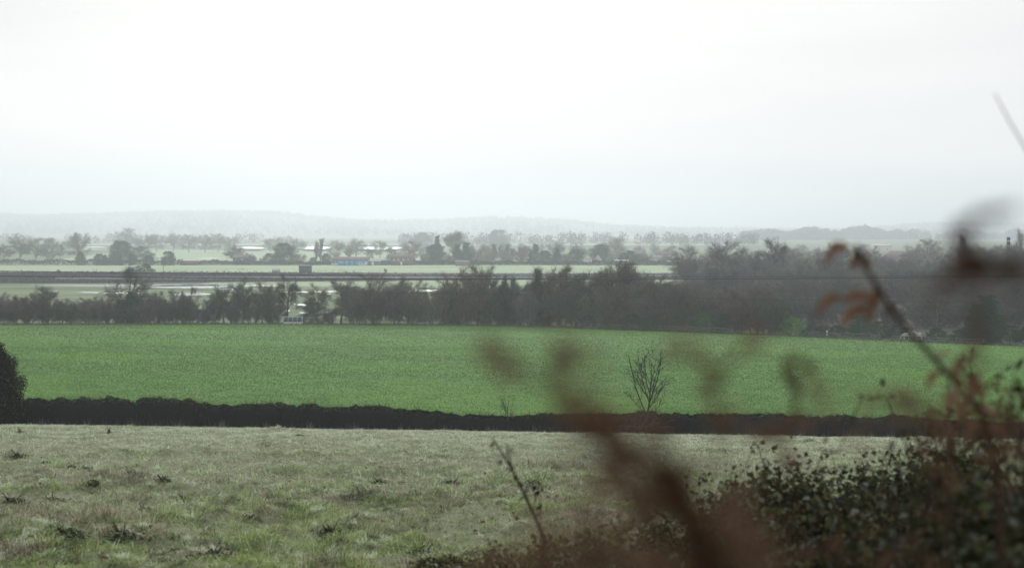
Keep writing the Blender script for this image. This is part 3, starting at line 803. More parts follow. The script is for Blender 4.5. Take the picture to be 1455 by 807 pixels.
tree('mound', 699, 424, yb(699, 4), 34, 'rounded dark ivy bush at the foot of the pale twin-trunk tree', (0.75, 0.75, 0.75))
tree('ash', 694, 377, yb(694, 9), 40, 'bare brownish tree directly right of the pale twin-trunk tree', BR)
tree('ivycol', 714, 388, yb(714, 6), 15, 'straight ivy column, leftmost of the ivied poles in the belt', BR, var=0, group='ivy covered poles in the belt')
tree('ivycol', 728, 392, yb(728, 8), 14, 'ivy column standing second among the ivied poles in the belt', BR, var=1, group='ivy covered poles in the belt')
tree('ivycol', 754, 399, yb(754, 6), 20, 'thick short ivy column left of the tallest ivied pole', BR, var=2, group='ivy covered poles in the belt')
tree('ivycol', 766, 378, yb(766, 7), 24, 'tallest ivy column of the belt with bare twigs sticking out of its top', BR, var=1, group='ivy covered poles in the belt')
tree('ivycol', 778, 402, yb(778, 6), 18, 'thick ivy column, rightmost of the ivied poles in the belt', BR, var=0, group='ivy covered poles in the belt')
tree('ash', 795, 374, yb(795, 9), 42, 'tall twiggy reddish tree just right of the ivied poles', RD)
tree('ash', 876, 368, yb(876, 10), 60, 'tall sparse reddish tree whose twigs cross the railway line', RD, var=0)
tree('oak', 845, 398, yb(845, 8), 50, 'grey bare tree between the ivied poles and the tall reddish tree', BR)
tree('ash', 912, 380, yb(912, 9), 46, 'thin upright tree right of the tall sparse reddish tree', PU)
# low scrub, left end
stand([('thicket', px, t, yb(px, o), w, c) for px, t, o, w, c in [(-40, 418, 6, 60, BR), (-8, 416, 5, 50, BR), (20, 420, 9, 44, GB), (38, 416, 4, 48, PU), (70, 423, 7, 54, BR), (100, 424, 5, 52, BR), (128, 422, 4, 50, PU), (152, 420, 8, 46, BR)]],
      'low brown scrub thicket, {n} from the left before the broad ivied tree', 'low scrub left of the broad ivied tree')
stand([('thicket', px, t, yb(px, 14), 52, DK if i % 2 else BR) for i, (px, t) in enumerate([(-50, 426), (-20, 424), (8, 427), (34, 424), (58, 428), (84, 426), (112, 428), (140, 426), (166, 427), (198, 428), (222, 430), (248, 426), (272, 432)])],
      'low scrub bush, {n} from the left in the rear rank of the left scrub', 'rear rank of the left scrub')
stand([('thicket', px, t, yb(px, o), w, c) for px, t, o, w, c in [(208, 424, 4, 42, BR), (236, 422, 6, 44, PU), (262, 408, 5, 40, BR), (286, 434, 3, 32, GB), (306, 424, 6, 40, GB), (334, 420, 4, 40, BR), (358, 416, 6, 42, GB), (388, 424, 4, 34, DK)]],
      'bare grey thicket, {n} going right from the broad ivied tree to the bridge', 'thickets between the broad ivied tree and the bridge')
stand([('thicket', px, t, yb(px, o), w, c) for px, t, o, w, c in [(428, 448, 8, 26, DK), (470, 440, 3, 34, DK), (505, 410, 4, 44, BR), (535, 408, 2, 50, PU), (560, 405, 5, 44, BR), (590, 412, 3, 48, BR), (620, 412, 6, 40, RD), (606, 428, 2, 30, GB)]],
      'grey-brown thicket, {n} going right from the bridge to the dark ivied tree', 'thickets between the bridge and the dark ivied tree')
stand([('thicket', px, t, yb(px, o), w, c) for px, t, o, w, c in [(662, 404, 3, 40, RD), (686, 410, 8, 40, BR), (712, 412, 9, 40, DK), (738, 402, 8, 44, BR), (748, 412, 3, 34, BR), (772, 410, 10, 40, RD), (800, 404, 5, 46, GB), (822, 398, 4, 46, BR), (846, 408, 3, 48, GB), (872, 404, 4, 50, RD), (898, 400, 6, 50, BR), (925, 402, 5, 52, PU), (950, 408, 4, 50, BR)]],
      'tall brown thicket, {n} going right from the dark ivied tree along the belt', 'tall thickets right of the dark ivied tree')
stand([('ash', px, t, yb(px, o), w, c) for px, t, o, w, c in [(812, 388, 12, 34, BR), (826, 384, 9, 34, GB), (858, 382, 12, 36, RD), (890, 376, 10, 34, BR), (936, 390, 9, 40, BR), (958, 398, 8, 38, PU)]],
      'thin upright grey tree, {n} from the left right of the ivied poles', 'thin upright trees right of the ivied poles')
# second row, fills the belt
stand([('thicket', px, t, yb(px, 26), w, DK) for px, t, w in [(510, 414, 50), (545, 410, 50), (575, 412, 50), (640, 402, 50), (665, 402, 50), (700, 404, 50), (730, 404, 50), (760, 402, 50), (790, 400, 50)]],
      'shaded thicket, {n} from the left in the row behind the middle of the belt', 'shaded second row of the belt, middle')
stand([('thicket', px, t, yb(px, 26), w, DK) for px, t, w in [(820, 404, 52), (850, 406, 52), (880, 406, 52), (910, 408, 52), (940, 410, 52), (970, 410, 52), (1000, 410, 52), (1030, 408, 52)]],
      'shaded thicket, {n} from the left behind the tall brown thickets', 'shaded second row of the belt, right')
stand([('mound', px, t, yb(px, o), w, (0.8, 0.8, 0.85)) for px, t, o, w in [(836, 448, 2, 40), (868, 450, 2, 44), (898, 446, 2, 40), (925, 448, 1.5, 44)]],
      'low dark bramble mound, {n} from the left behind the rail fence', 'dark mounds behind the rail fence')
# green shrubs behind the fence
stand([('mound', px, t, yb(px, o), w, c) for px, t, o, w, c in [(945, 441, 4, 48, (1.3, 1.5, 1.0)), (975, 437, 5, 52, (1.4, 1.7, 1.0)), (1008, 440, 4, 50, (1.2, 1.5, 1.0)), (1036, 444, 4, 44, (1.2, 1.4, 0.9))]],
      'mossy green evergreen shrub, {n} from the left behind the rail fence', 'green shrubs behind the rail fence')
tree('mound', 1127, 449, yb(1127, 5), 36, 'rounded bright green bush behind the fence left of the white post', (2.3, 2.6, 1.2))
tree('mound', 1155, 461, yb(1155, 3), 34, 'low dark bush between the bright green bush and the white post', (0.8, 0.8, 0.8))
stand([('thicket', px, t, yb(px, o), w, c) for px, t, o, w, c in [(975, 400, 9, 52, BR), (1000, 406, 8, 50, PU), (1025, 404, 10, 52, BR), (1050, 410, 6, 56, RD), (1075, 408, 5, 60, RD), (1100, 420, 5, 52, OL), (1090, 414, 9, 54, BR), (1118, 424, 12, 44, GB)]],
      'russet bare thicket, {n} from the left behind the green shrubs', 'russet thickets behind the green shrubs')
# trees behind the right part of the fence
tree('dome', 1224, 448, yb(1224, 10), 36, 'dark round evergreen tree behind the fence between post and horses', (0.8, 0.95, 0.95))
tree('mound', 1252, 456, yb(1252, 8), 36, 'olive bush behind the fence just left of the horses', (1.4, 1.3, 1.0))
tree('cone', 1405, 420, yb(1405, 12), 62, 'dark conifer with split pointed top near the right end of the field', (0.8, 1.0, 0.95), var=0)
tree('cone', 1388, 432, yb(1388, 9), 40, 'smaller dark conifer leaning against the split-topped conifer', (0.75, 0.9, 0.85), var=1)
tree('oak', 1335, 415, yb(1335, 25), 80, 'bare black-trunked tree behind the fence right of the horses', BR, var=2)
tree('thicket', 1170, 452, yb(1170, 7), 34, 'dull bare bush directly behind the white post', (1.3, 1.15, 1.15))
tree('mound', 1190, 462, yb(1190, 4), 30, 'low dark bush right of the white post', (0.8, 0.85, 0.85))
tree('thicket', 1208, 446, yb(1208, 14), 34, 'pinkish bare bush behind the fence right of the white post', (1.9, 1.5, 1.5))
stand([('mound', px, t, yb(px, o), w, (0.6, 0.7, 0.75)) for px, t, o, w in [(1275, 462, 9, 34), (1330, 466, 5, 44), (1365, 468, 5, 44), (1400, 468, 3, 50), (1435, 462, 4, 60), (1470, 460, 4, 60)]],
      'very dark low bush, {n} from the left behind the right end of the fence', 'dark bushes behind the right fence end')
# the wood behind, right half, row by row towards the distance
def row(n, x0, x1, tops, Y, w, kinds, tints, seed):
    r = random.Random(seed); L = []
    for i in range(n):
        px = x0 + (x1 - x0) * (i + 0.5 + r.uniform(-0.3, 0.3)) / n
        t = float(np.interp(px, [a for a, _ in tops], [b_ for _, b_ in tops])) + r.uniform(-5, 5)
        L.append((r.choice(kinds), px, t, Y + r.uniform(-12, 12), w * r.uniform(0.8, 1.25), r.choice(tints)))
    return L
stand(row(14, 1120, 1500, [(1120, 420), (1250, 425), (1350, 415), (1500, 400)], 300, 60, ['thicket'], [BR, DK, PU, DK], 1),
      'dusky thicket, {n} from the left in the front row of the right-hand wood', 'front row of the right-hand wood')
stand(row(18, 1000, 1500, [(980, 408), (1050, 402), (1150, 398), (1300, 395), (1500, 385)], 345, 60, ['thicket', 'oak'], [BR, GB, PU, DK], 2),
      'bare tree, {n} from the left in the second row of the right-hand wood', 'second row of the right-hand wood')
stand(row(18, 985, 1500, [(980, 388), (1050, 382), (1150, 382), (1300, 382), (1500, 370)], 405, 58, ['oak', 'thicket'], [BR, DK, DK], 3),
      'bare tree, {n} from the left in the third row of the right-hand wood', 'third row of the right-hand wood')
stand(row(18, 970, 1500, [(960, 374), (1050, 370), (1150, 370), (1300, 374), (1500, 360)], 465, 56, ['oak', 'thicket'], [BR, DK, GB], 4),
      'misty bare tree, {n} from the left in the fourth row of the right-hand wood', 'fourth row of the right-hand wood')
stand(row(18, 1000, 1510, [(960, 362), (1100, 360), (1200, 362), (1300, 366), (1500, 350)], 560, 48, ['oak', 'ash'], [BR, GB], 6),
      'hazy tree, {n} from the left in the belt beyond the right-hand wood', 'hazy belt beyond the right-hand wood')
stand(row(16, 985, 1500, [(960, 356), (1100, 356), (1200, 358), (1300, 360), (1500, 346)], 680, 44, ['oak'], [BR, DK], 5),
      'pale misty tree, {n} from the left in the rearmost row of the right-hand wood', 'rearmost row of the right-hand wood')
for a in [('oak', 974, 350, 540, 46, 'round misty tree at the left end of the right-hand wood', DK, 0), ('oak', 1030, 341, 500, 66, 'tall many-stemmed tree highest at the left of the right-hand wood', BR, 1),
          ('ash', 1098, 337, 480, 40, 'tall vase-shaped bare tree standing clear above the right-hand wood', BR, 2), ('oak', 1068, 360, 440, 56, 'broad dark-trunked tree below and left of the vase-shaped tree', DK, 1),
          ('oak', 1108, 388, 462, 50, 'bare tree with short black trunk in front of the thin pool in the wood', DK, 0), ('ash', 1190, 346, 560, 34, 'thin pale tree behind the curled brown leaves on the stem', BR, 0), ('ash', 1240, 350, 680, 34, 'thin pale tree left of the long barn roof', BR, 1),
          ('oak', 1312, 338, 640, 58, 'pale feathery bare tree right of the long barn roof', PL, 0), ('poplar', 1366, 332, 560, 34, 'dark upright tree half hidden by the blurred bracken head', DK, 0), ('oak', 1392, 350, 620, 44, 'rounded dark tree left of the mast', DK, 1),
          ('poplar', 1446, 325, 700, 14, 'thin misty poplar right of the mast', BR, 1), ('ash', 1455, 350, 600, 50, 'low bare tree under the misty poplar at the picture edge', BR, 1), ('dome', 1290, 372, 600, 26, 'blue-green rounded tree below the long barn roof', (1, 1.1, 1.3), 0)]:
    tree(a[0], a[1], a[2], a[3], a[4], a[5], a[6], var=a[7])
# embankment scrub and the bush on it
tree('mound', 205, 375, 590, 30, 'steep dark rounded bush on the railway bank behind the broad ivied tree', (0.9, 0.95, 1.1), base=-18.2)
tree('oak', 83, 383, 585, 40, 'low spreading scrub on the railway bank, largest on the left', DK, var=0, base=-17.4)
tree('oak', 116, 386, 585, 26, 'small scrub on the railway bank, just right of the largest', DK, var=1, base=-17.4)
tree('oak', 10, 386, 585, 26, 'small scrub on the railway bank near the left picture edge', DK, var=2, base=-17.4)
tree('mound', 136, 387, 585, 20, 'tiny scrub on the railway bank, right of the two spreading ones', DK, base=-17.4)
tree('oak', 982, 372, 560, 44, 'flat-topped dark tree at the right end of the railway bank', DK, var=2)
tree('ash', 547, 381, 670, 8, 'tiny lone tree in the sheep meadow', OL)
# beyond the sheep meadow
stand([('dome', px, t, 850, w, (0.9, 1, 1.1)) for px, t, w in [(114, 358, 13), (141, 360.5, 15), (149.5, 362, 7), (165, 356.5, 20), (188, 361, 12), (211, 362, 14), (239, 357, 18)]],
      'small clipped-looking dark tree, {n} from the left along the far edge of the sheep meadow', 'row of small dark trees beyond the sheep meadow')
stand([('oak', px, t, y, w, BR) for px, t, y, w in [(-30, 346, 960, 50), (6, 344, 940, 40), (28, 333, 980, 34), (50, 337, 1000, 34), (76, 337, 930, 42)]],
      'large misty tree, {n} from the left at the left picture edge beyond the meadow', 'misty trees at the left edge')
tree('oak', 112, 330, 1010, 34, 'lone round-crowned bare tree standing clear of the others in the mist', BR, var=1)
tree('dome', 172, 342, 930, 44, 'dense misty tree with a long tail of bushes on its right', (1.3, 1.2, 1.2), var=1)
tree('mound', 200, 350, 930, 50, 'long low bush trailing from the dense misty tree', (1.3, 1.2, 1.2))
tree('oak', 178, 323, 1380, 52, 'very faint tall tree behind the dense misty tree', BR, var=0)
stand([('oak', px, t, y, w, BR) for px, t, y, w in [(205, 331, 1180, 34), (222, 332, 1200, 30), (246, 329, 1230, 32), (268, 333, 1180, 34), (291, 333, 1150, 36), (310, 332, 1200, 34), (327, 336, 1130, 30)]],
      'faint misty tree, {n} from the left in the long left row before the hill', 'faint row before the left hill')
tree('oak', 333, 347, 900, 32, 'darker misty tree right of the faint row, above the white cottage windows', DK, var=2)
stand([('oak', px, t, 1180, w, BR) for px, t, w in [(384, 338, 22), (400, 336, 20), (424, 337, 22)]], 'faint flat-crowned tree, {n} from the left above the big dark dome', 'faint trees above the dark dome')
tree('dome', 404, 345.5, 870, 40, 'big dark domed tree left of the two thin poplars', (1.1, 1.05, 1.1), var=2)
tree('mound', 384, 360, 865, 36, 'low brownish bush at the left foot of the big dark dome', (2.0, 1.5, 1.5))
tree('poplar', 449, 342, 900, 8, 'shorter left poplar of the thin pair', BR, var=0)
tree('poplar', 455, 338, 905, 9, 'taller right poplar of the thin pair', BR, var=2)
tree('dome', 463, 360, 880, 12, 'small dark bush under the right side of the thin poplars', (0.9, 1, 1.1))
tree('dome', 444, 366, 880, 10, 'small dark bush under the left side of the thin poplars', (0.9, 1, 1.1))
stand([('ash' if i % 2 else 'oak', px, t, y, w, BR) for i, (px, t, y, w) in enumerate([(478, 341, 1080, 26), (496, 352, 950, 24), (505, 337, 1080, 30), (525, 352, 960, 26), (540, 341, 1100, 30), (556, 350, 1000, 24)])],
      'feathery misty tree, {n} from the left above the blue-fronted building', 'misty trees above the blue building')
tree('oak', 590, 341, 900, 40, 'dense purplish tree right of the brick house', PU, var=0)
tree('oak', 568, 356, 890, 30, 'smaller purplish tree behind the brick house', PU, var=1)
tree('dome', 619, 347, 880, 28, 'dark blue-green rounded conifer beside the purplish tree', (0.9, 1.2, 1.3), var=0)
tree('cone', 622, 335, 940, 14, 'thin pointed spire tree rising behind the rounded conifer', (1.4, 1.3, 1.4))
tree('ash', 645, 327, 1010, 46, 'tall fan-shaped bare tree with many upright limbs', BR, var=0)
tree('dome', 708, 326.5, 1600, 54, 'very faint wide dome-shaped wood behind the birch grove', (1.5, 1.5, 1.5), var=0)
tree('dome', 600, 330, 1600, 36, 'very faint dome left of the fan-shaped tree', (1.5, 1.5, 1.5), var=1)
tree('cone', 662, 345, 900, 18, 'conifer at the right foot of the fan-shaped tree', (1, 1.1, 1.2))
tree('cone', 650, 347, 890, 16, 'conifer at the left foot of the fan-shaped tree', (1, 1.1, 1.2))
stand([('birch', px, t, 880 + (i * 37) % 40, 16, PU) for i, (px, t) in enumerate([(672, 349), (682, 347), (692, 349), (703, 345), (712, 348), (720, 345), (728, 352), (737, 350), (745, 349), (752, 350)])],
      'white-stemmed birch, {n} from the left in the grove beyond the meadow', 'birch grove beyond the meadow')
stand([('thicket', px, t, 905, 30, PU) for px, t in [(676, 353), (696, 351), (718, 352), (740, 352)]], 'purplish undergrowth tree, {n} from the left behind the birches', 'undergrowth behind the birches')
stand([('oak', px, t, 1130, 34, BR) for px, t in [(575, 344), (610, 346), (665, 343), (690, 346), (716, 343), (742, 345), (768, 347), (796, 344), (824, 349), (850, 346), (880, 347), (906, 348), (930, 346), (955, 347), (980, 345)]],
      'faint misty tree, {n} from the left in the rear row crossing the fan-shaped tree', 'faint rear row right of the fan-shaped tree')
stand([('oak', px, t, 1000, 36, BR) for px, t in [(1110, 350), (1138, 347), (1166, 350), (1196, 349), (1224, 346), (1330, 348), (1356, 350), (1384, 346), (1410, 349), (1438, 345), (1466, 348)]],
      'blue-grey misty tree, {n} from the left in the row beyond the barn', 'misty row beyond the barn')
stand([('thicket', px, 360, 868, 40, BR) for px in [360, 425, 478, 556, 602, 636, 690, 724, 762, 806, 838, 868, 916, 948]],
      'hazy bush, {n} from the left in the undergrowth along the far meadow edge', 'undergrowth along the far meadow edge')
tree('cone', 760, 347, 890, 18, 'pointed conifer at the right end of the birch grove', (1, 1.1, 1.2), var=2)
tree('dome', 774, 356, 880, 26, 'low dark tree right of the pointed grove conifer', (1, 1.1, 1.2))
tree('cone', 792, 353, 870, 16, 'narrow dark conifer standing alone right of the birch grove', (0.9, 1, 1.1))
stand([('oak', px, t, 1000, 30, BR) for px, t in [(788, 344), (822, 346), (843, 350)]], 'faint grey tree, {n} from the left behind the row of white gables', 'faint trees behind the white gables')
tree('dome', 818, 354, 890, 32, 'wide dark blue-green tree above the left white gable', (0.9, 1.15, 1.25), var=1)
tree('dome', 853, 347, 900, 24, 'dark evergreen left of the big bare tree by the white roofs', (0.9, 1.1, 1.2), var=2)
tree('oak', 872, 337, 940, 50, 'big bare misty tree right of a dark evergreen above the white flat roof', BR, var=0)
stand([('dome', px, t, 875, w, (0.9, 1.1, 1.2)) for px, t, w in [(886, 359, 14), (896, 356, 18), (908, 361, 16)]], 'dark blue-green conifer, {n} of three sloping down to the right', 'three dark conifers by the white roof')
stand([('oak', px, t, y, w, BR) for px, t, y, w in [(910, 350, 1100, 30), (932, 352, 1080, 34), (952, 350, 1000, 30), (938, 360, 930, 30)]], 'faint tree, {n} from the left above the pale cottages', 'faint trees above the pale cottages')
stand([('oak', px, t, 1000, 34, BR) for px, t in [(1120, 352), (1150, 356), (1180, 354)]], 'faint tree, {n} from the left behind the vase-shaped tree', 'faint trees behind the vase-shaped tree')
# low growth along the far side of the sheep meadow
def long_hedge(name, pts, h, wid, n, size, mat, label, core=True, seed=3, top=None, parent=None):
    r_ = np.random.default_rng(seed); pts = np.array(pts, float)
    seg = np.linalg.norm(np.diff(pts, axis=0), axis=1); cum = np.concatenate([[0], np.cumsum(seg)]); L = cum[-1]
    s = r_.uniform(0, L, n); x = np.interp(s, cum, pts[:, 0]); y = np.interp(s, cum, pts[:, 1])
    hh = h * (1 + 0.18 * np.sin(s / h * 0.8 + seed) + 0.12 * np.sin(s / h * 2.3) + 0.06 * np.sin(s / h * 6.1)) if top is None else top(x)
    th = r_.uniform(0, math.pi, n); rr = r_.uniform(0.55, 1.0, n) ** 0.5
    off = np.cos(th) * rr * wid / 2; z = gz(x, y) + hh * np.clip(np.sin(th) ** 0.6 * rr, 0.0, 1)
    V, F = leaf_cards(np.stack([x, y + off, z], 1), size, r_)
    return V, F
for k, (pts, h, n, lb) in enumerate([([(-460, 858), (-205, 858)], 3.2, 9000, 'long low dark hedge at the left end of the meadow edge'), ([(-205, 862), (-130, 862)], 2.6, 4000, 'low hedge below the white-roofed shed'),
                                     ([(-130, 856), (-95, 856)], 2.0, 3000, 'thin low hedge left of the blue-fronted building'), ([(-75, 862), (60, 858)], 2.4, 8000, 'low grassy bank hedge right of the brick house'), ([(60, 852), (130, 846)], 3.4, 7000, 'dark hedge running under the white roofs')]):
    V, F = long_hedge('h', pts, h, 5, n, 0.9, None, None, seed=k)
    tag(link('hedge', make_mesh('hedge', V, [F]), M['evergreen']), lb, 'hedge', 'hedges at the far edge of the sheep meadow')

# ---------------------------------------------------------------- hedge between pasture and crop
HX = [-75, -50, 0, 24, 60, 90]
htop = lambda x: np.interp(x, [-70, -36.4, -26, -11, -2, 14, 26, 31, 90], [1.8, 1.65, 1.72, 1.42, 1.12, 1.32, 1.42, 1.3, 1.3]) 
def vnoise(x, f, seed):
    x = np.asarray(x, float) * f; i = np.floor(x).astype(int); t = x - i; t = t * t * (3 - 2 * t)
    h_ = lambda k: np.modf(np.abs(np.sin(k * 127.1 + seed * 311.7)) * 43758.5453)[0]
    return (h_(i) * (1 - t) + h_(i + 1) * t) * 2 - 1
def hedge_h(x):
    return htop(x) * (1 + 0.10 * vnoise(x, 0.16, 1) + 0.09 * vnoise(x, 0.55, 2) + 0.08 * vnoise(x, 1.7, 3) + 0.05 * vnoise(x, 4.3, 4))
r_ = np.random.default_rng(8)
n = 150000
x = r_.uniform(-62, 70, n); y0_ = 100.0
th = r_.uniform(-0.05, math.pi + 0.05, n); rr = 1 - 0.22 * r_.random(n) ** 1.5
bl = 0.88 + 0.13 * vnoise(x, 1.1, 7) + 0.08 * vnoise(x, 3.3, 8)
yy = y0_ - np.cos(th) * rr * 0.95 * bl; zz = gz(x, np.full(n, 99.0)) + hedge_h(x) * np.clip(np.sin(th), 0, 1) ** 0.45 * rr * (0.93 + 0.1 * bl)
A = Acc(); A.add(*leaf_cards(np.stack([x, yy, zz], 1), 0.11, r_, aspect=0.5))
hd = empty('hedge', (0, 100, g(0, 99)))
tag(hd, 'long dark trimmed hedge dividing the frosty pasture from the green crop', 'hedge')
off = np.array([0, 100, g(0, 99)])
A.V[0] = A.V[0] - off
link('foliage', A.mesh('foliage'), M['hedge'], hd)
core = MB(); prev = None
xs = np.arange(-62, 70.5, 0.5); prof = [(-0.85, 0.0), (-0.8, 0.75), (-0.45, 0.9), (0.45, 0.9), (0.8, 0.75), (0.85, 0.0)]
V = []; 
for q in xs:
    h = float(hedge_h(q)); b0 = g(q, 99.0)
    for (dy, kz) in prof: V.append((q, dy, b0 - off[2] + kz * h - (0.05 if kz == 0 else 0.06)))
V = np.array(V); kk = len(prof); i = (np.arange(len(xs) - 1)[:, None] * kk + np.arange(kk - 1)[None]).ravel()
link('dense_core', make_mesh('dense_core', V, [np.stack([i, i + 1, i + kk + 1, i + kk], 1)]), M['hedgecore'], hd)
# arching shoots along the top
n = 7000; x = r_.uniform(-62, 70, n); z = gz(x, np.full(n, 99.0)) + hedge_h(x) * 0.92
Pb = np.stack([x, 100 + r_.normal(0, 0.5, n), z], 1) - off; D = np.stack([r_.normal(0, 0.8, n), r_.normal(0, 0.3, n), np.abs(r_.normal(0.6, 0.35, n))], 1)
V, F = cones(Pb, D, r_.uniform(0.12, 0.75, n) * (0.6 + 0.5 * np.sin(x * 0.8) ** 2), np.full(n, 0.011))
link('shoots', make_mesh('shoots', V, [F]), M['hedge'], hd)

n = 1400; x = r_.uniform(-60, 66, n); y = r_.uniform(98.3, 99.0, n); x = x + 0.8 * np.sin(x * 2)
Pb = np.stack([x, y, gz(x, y)], 1) - off; D = np.stack([r_.normal(0, 0.3, n), r_.normal(0, 0.2, n), np.ones(n)], 1)
V, F = cones(Pb, D, r_.uniform(0.2, 0.75, n), np.full(n, 0.012))
link('dry_stalks', make_mesh('dry_stalks', V, [F]), M['timber'], hd)

# big ivied bush at the left picture edge
d = gen_leafy('dome', 900, 60000, 0.022, 190)
d['trunk'].materials.append(M['bark']); d['crown'].materials.append(M['hedge'])
PROTO[('leftbush', 0)] = d
NAMES['leftbush'] = 'evergreen_tree'
tree('leftbush', -14, 489, 98.2, 80, 'very dark dense ivied tree cut by the left picture edge beside the hedge', var=0)
# bare sapling standing in the hedge
d = gen_bare('sapling', 41, 2.1); d['trunk'].materials.append(M['bark']); d['crown'].materials.append(M['twig'])
PROTO[('hsap', 0)] = d; NAMES['hsap'] = 'bare_sapling'
tree('hsap', 917, 486, 99.2, 58, 'bare young tree with upright branches growing out of the hedge', (0.4, 0.4, 0.4), var=0)
d = gen_bare('sapling', 47, 1.2); d['trunk'].materials.append(M['bark']); d['crown'].materials.append(M['twig'])
PROTO[('hsap', 1)] = d
tree('hsap', 722, 556, 99.6, 22, 'small twiggy shoot sticking up from the middle of the hedge', DK, var=1)
# cut and broken stems heaped at the sapling's foot
bw = empty('brushwood_pile', hit(905, 622)); tag(bw, 'pale broken stems heaped against the hedge below the bare sapling', 'brushwood')
bw.location = (X(908, 98.2), 98.2, g(X(908, 98.2), 98.2))
A = MB(); rr_ = random.Random(4)
for k in range(34):
    a = rr_.uniform(-1.2, 1.5); L = rr_.uniform(0.6, 1.9); x0_ = rr_.uniform(-1.5, 1.4); z0_ = rr_.uniform(0.05, 0.5)
    A.tube([(x0_, rr_.uniform(-0.3, 0.3), z0_), (x0_ + L * 0.5 * math.cos(a), -0.1, z0_ + L * 0.42 * abs(math.sin(a)) + 0.05), (x0_ + L * math.cos(a), -0.15, z0_ + L * 0.6 * abs(math.sin(a)))], [0.018, 0.014, 0.008], 4)
A.build('stems', M['timber'], bw)
V, F = leaf_cards(np.stack([r_.normal(0, 1.0, 1800), r_.normal(0, 0.35, 1800), np.abs(r_.normal(0.35, 0.35, 1800))], 1), 0.1, r_)
link('dead_leaves', make_mesh('dead_leaves', V, [F]), M['hedge'], bw)
# ---------------------------------------------------------------- railway
def bank_top(x):     # height of the bank over the valley floor, falling to the right
    return np.interp(x, [-400, -160, 20, 120, 400], [3.9, 3.6, 1.7, 1.4, 1.4])
def bank_y(x): return np.interp(x, [-600, -160, 70, 400], [560, 562, 615, 640])
prof = [(-9.0, 0.0), (-3.2, 1.0), (3.2, 1.0), (9.0, 0.0)]
xs = np.arange(-420, 420, 4.0); V = []
for q in xs:
    h = float(bank_top(q)); yc = float(bank_y(q))
    for dy, kz in prof: V.append((q, yc + dy, -20.02 + kz * h))
V = np.array(V); kk = 4; i = (np.arange(len(xs) - 1)[:, None] * kk + np.arange(kk - 1)[None]).ravel()
bkm = surf('bank_scrub', (0.045, 0.045, 0.045), (0.085, 0.08, 0.078), 0.25, 0.95, (1, 1, 1), 0.3)
tag(link('railway_embankment', make_mesh('railway_embankment', V, [np.stack([i, i + 1, i + kk + 1, i + kk], 1)]), bkm), kind='structure')
# scrub growing over the bank
r3 = np.random.default_rng(21); n = 26000
x = np.concatenate([r3.uniform(-260, -62, n), r3.uniform(-62, 120, n // 5)]); dy = r3.uniform(-9.5, -2.5, len(x))
h = bank_top(x) * np.clip((dy + 9) / 5.8, 0, 1)
V, F = leaf_cards(np.stack([x, bank_y(x) + dy, -20 + h + np.abs(r3.normal(0, 0.45, len(x)))], 1), 0.6, r3)
bs = leaf_mat('bank_scrub_twigs', [(0, (0.035, 0.036, 0.04)), (0.6, (0.06, 0.058, 0.06)), (1, (0.1, 0.095, 0.09))], 0.9, tint=False)
tag(link('bank_scrub', make_mesh('bank_scrub', V, [F]), bs), kind='stuff')
tr_ = empty('railway_track', (0, 590, -18)); tag(tr_, 'railway track running along the low bank across the valley', 'railway track')
for nm, dy, hw, hh, mt in (('ballast', 0.0, 2.3, 0.45, M['ballast']), ('rail', -0.72, 0.06, 0.62, M['steel']), ('rail', 0.72, 0.06, 0.62, M['steel'])):
    V = []
    for q in xs:
        z = -20.02 + float(bank_top(q)) + 18; yc = float(bank_y(q)) - 590 + dy
        V += [(q, yc - hw, z), (q, yc - hw * 0.8, z + hh), (q, yc + hw * 0.8, z + hh), (q, yc + hw, z)]
    link(nm, make_mesh(nm, np.array(V), [np.stack([i, i + 1, i + kk + 1, i + kk], 1)]), mt, tr_)
# concrete cable trough wall, pale strip on the near side
V = []
for q in xs[60:]:
    z = -20.02 + float(bank_top(q)) * 0.35; yc = float(bank_y(q)) - 7.2
    V += [(q, yc, z), (q, yc, z + 1.0), (q, yc + 0.4, z + 1.0), (q, yc + 0.4, z)]
tw_ = make_mesh('retaining_wall', np.array(V), [np.stack([(np.arange(len(xs[60:]) - 1)[:, None] * 4 + np.arange(3)[None]).ravel() + k for k in (0, 1, 5, 4)], 1)])
tag(link('retaining_wall', tw_, surf('grey_wall', (0.2, 0.2, 0.23), (0.3, 0.3, 0.33), 0.3, 0.9)), 'long grey lavender retaining wall along the near foot of the railway', 'wall')
# lineside fence of pale posts at the foot of the bank
fc = empty('lineside_fence', (-100, 548, -20)); tag(fc, 'wire fence with thin pale posts at the foot of the left railway bank', 'fence')
for k in range(22):
    MB().box((0, 0, 0.8), (0.11, 0.11, 1.6)).build('post', M['timber'], fc, (-110 + k * 5.4, 0, 0))
for z in (0.6, 1.1, 1.5):
    MB().tube([(-110, 0, z), (5, 0, z)], [0.02, 0.02], 4).build('wire', M['darkmetal'], fc)
# lineside hut
def at_base(px, Y, z=None):
    x = P(px, 380, Y)[0]
    return (x, Y, g(x, Y) if z is None else z)
x_ = P(431, 391, 590)[0]
hut = empty('lineside_hut', (x_, 596, -20 + float(bank_top(x_)) - 0.1)); tag(hut, 'small flat-roofed grey brick hut beside the railway', 'hut')
MB().box((0, 0, 1.5), (5.0, 3.4, 3.0)).build('wall', M['greybrick'], hut)
MB().box((0, 0, 3.14), (5.7, 4.0, 0.28)).build('roof', M['greyroof'], hut)
MB().box((1.3, -1.72, 1.15), (1.0, 0.08, 2.1)).build('door', M['sheet'], hut)
x_ = P(390, 391, 590)[0]
cab = empty('equipment_cabinet', (x_, 594, -20 + float(bank_top(x_)) - 0.1)); tag(cab, 'low grey equipment cabinet with a rail on top left of the brick hut', 'cabinet')
MB().box((0, 0, 0.65), (3.4, 1.2, 1.3)).build('body', M['greyroof'], cab)
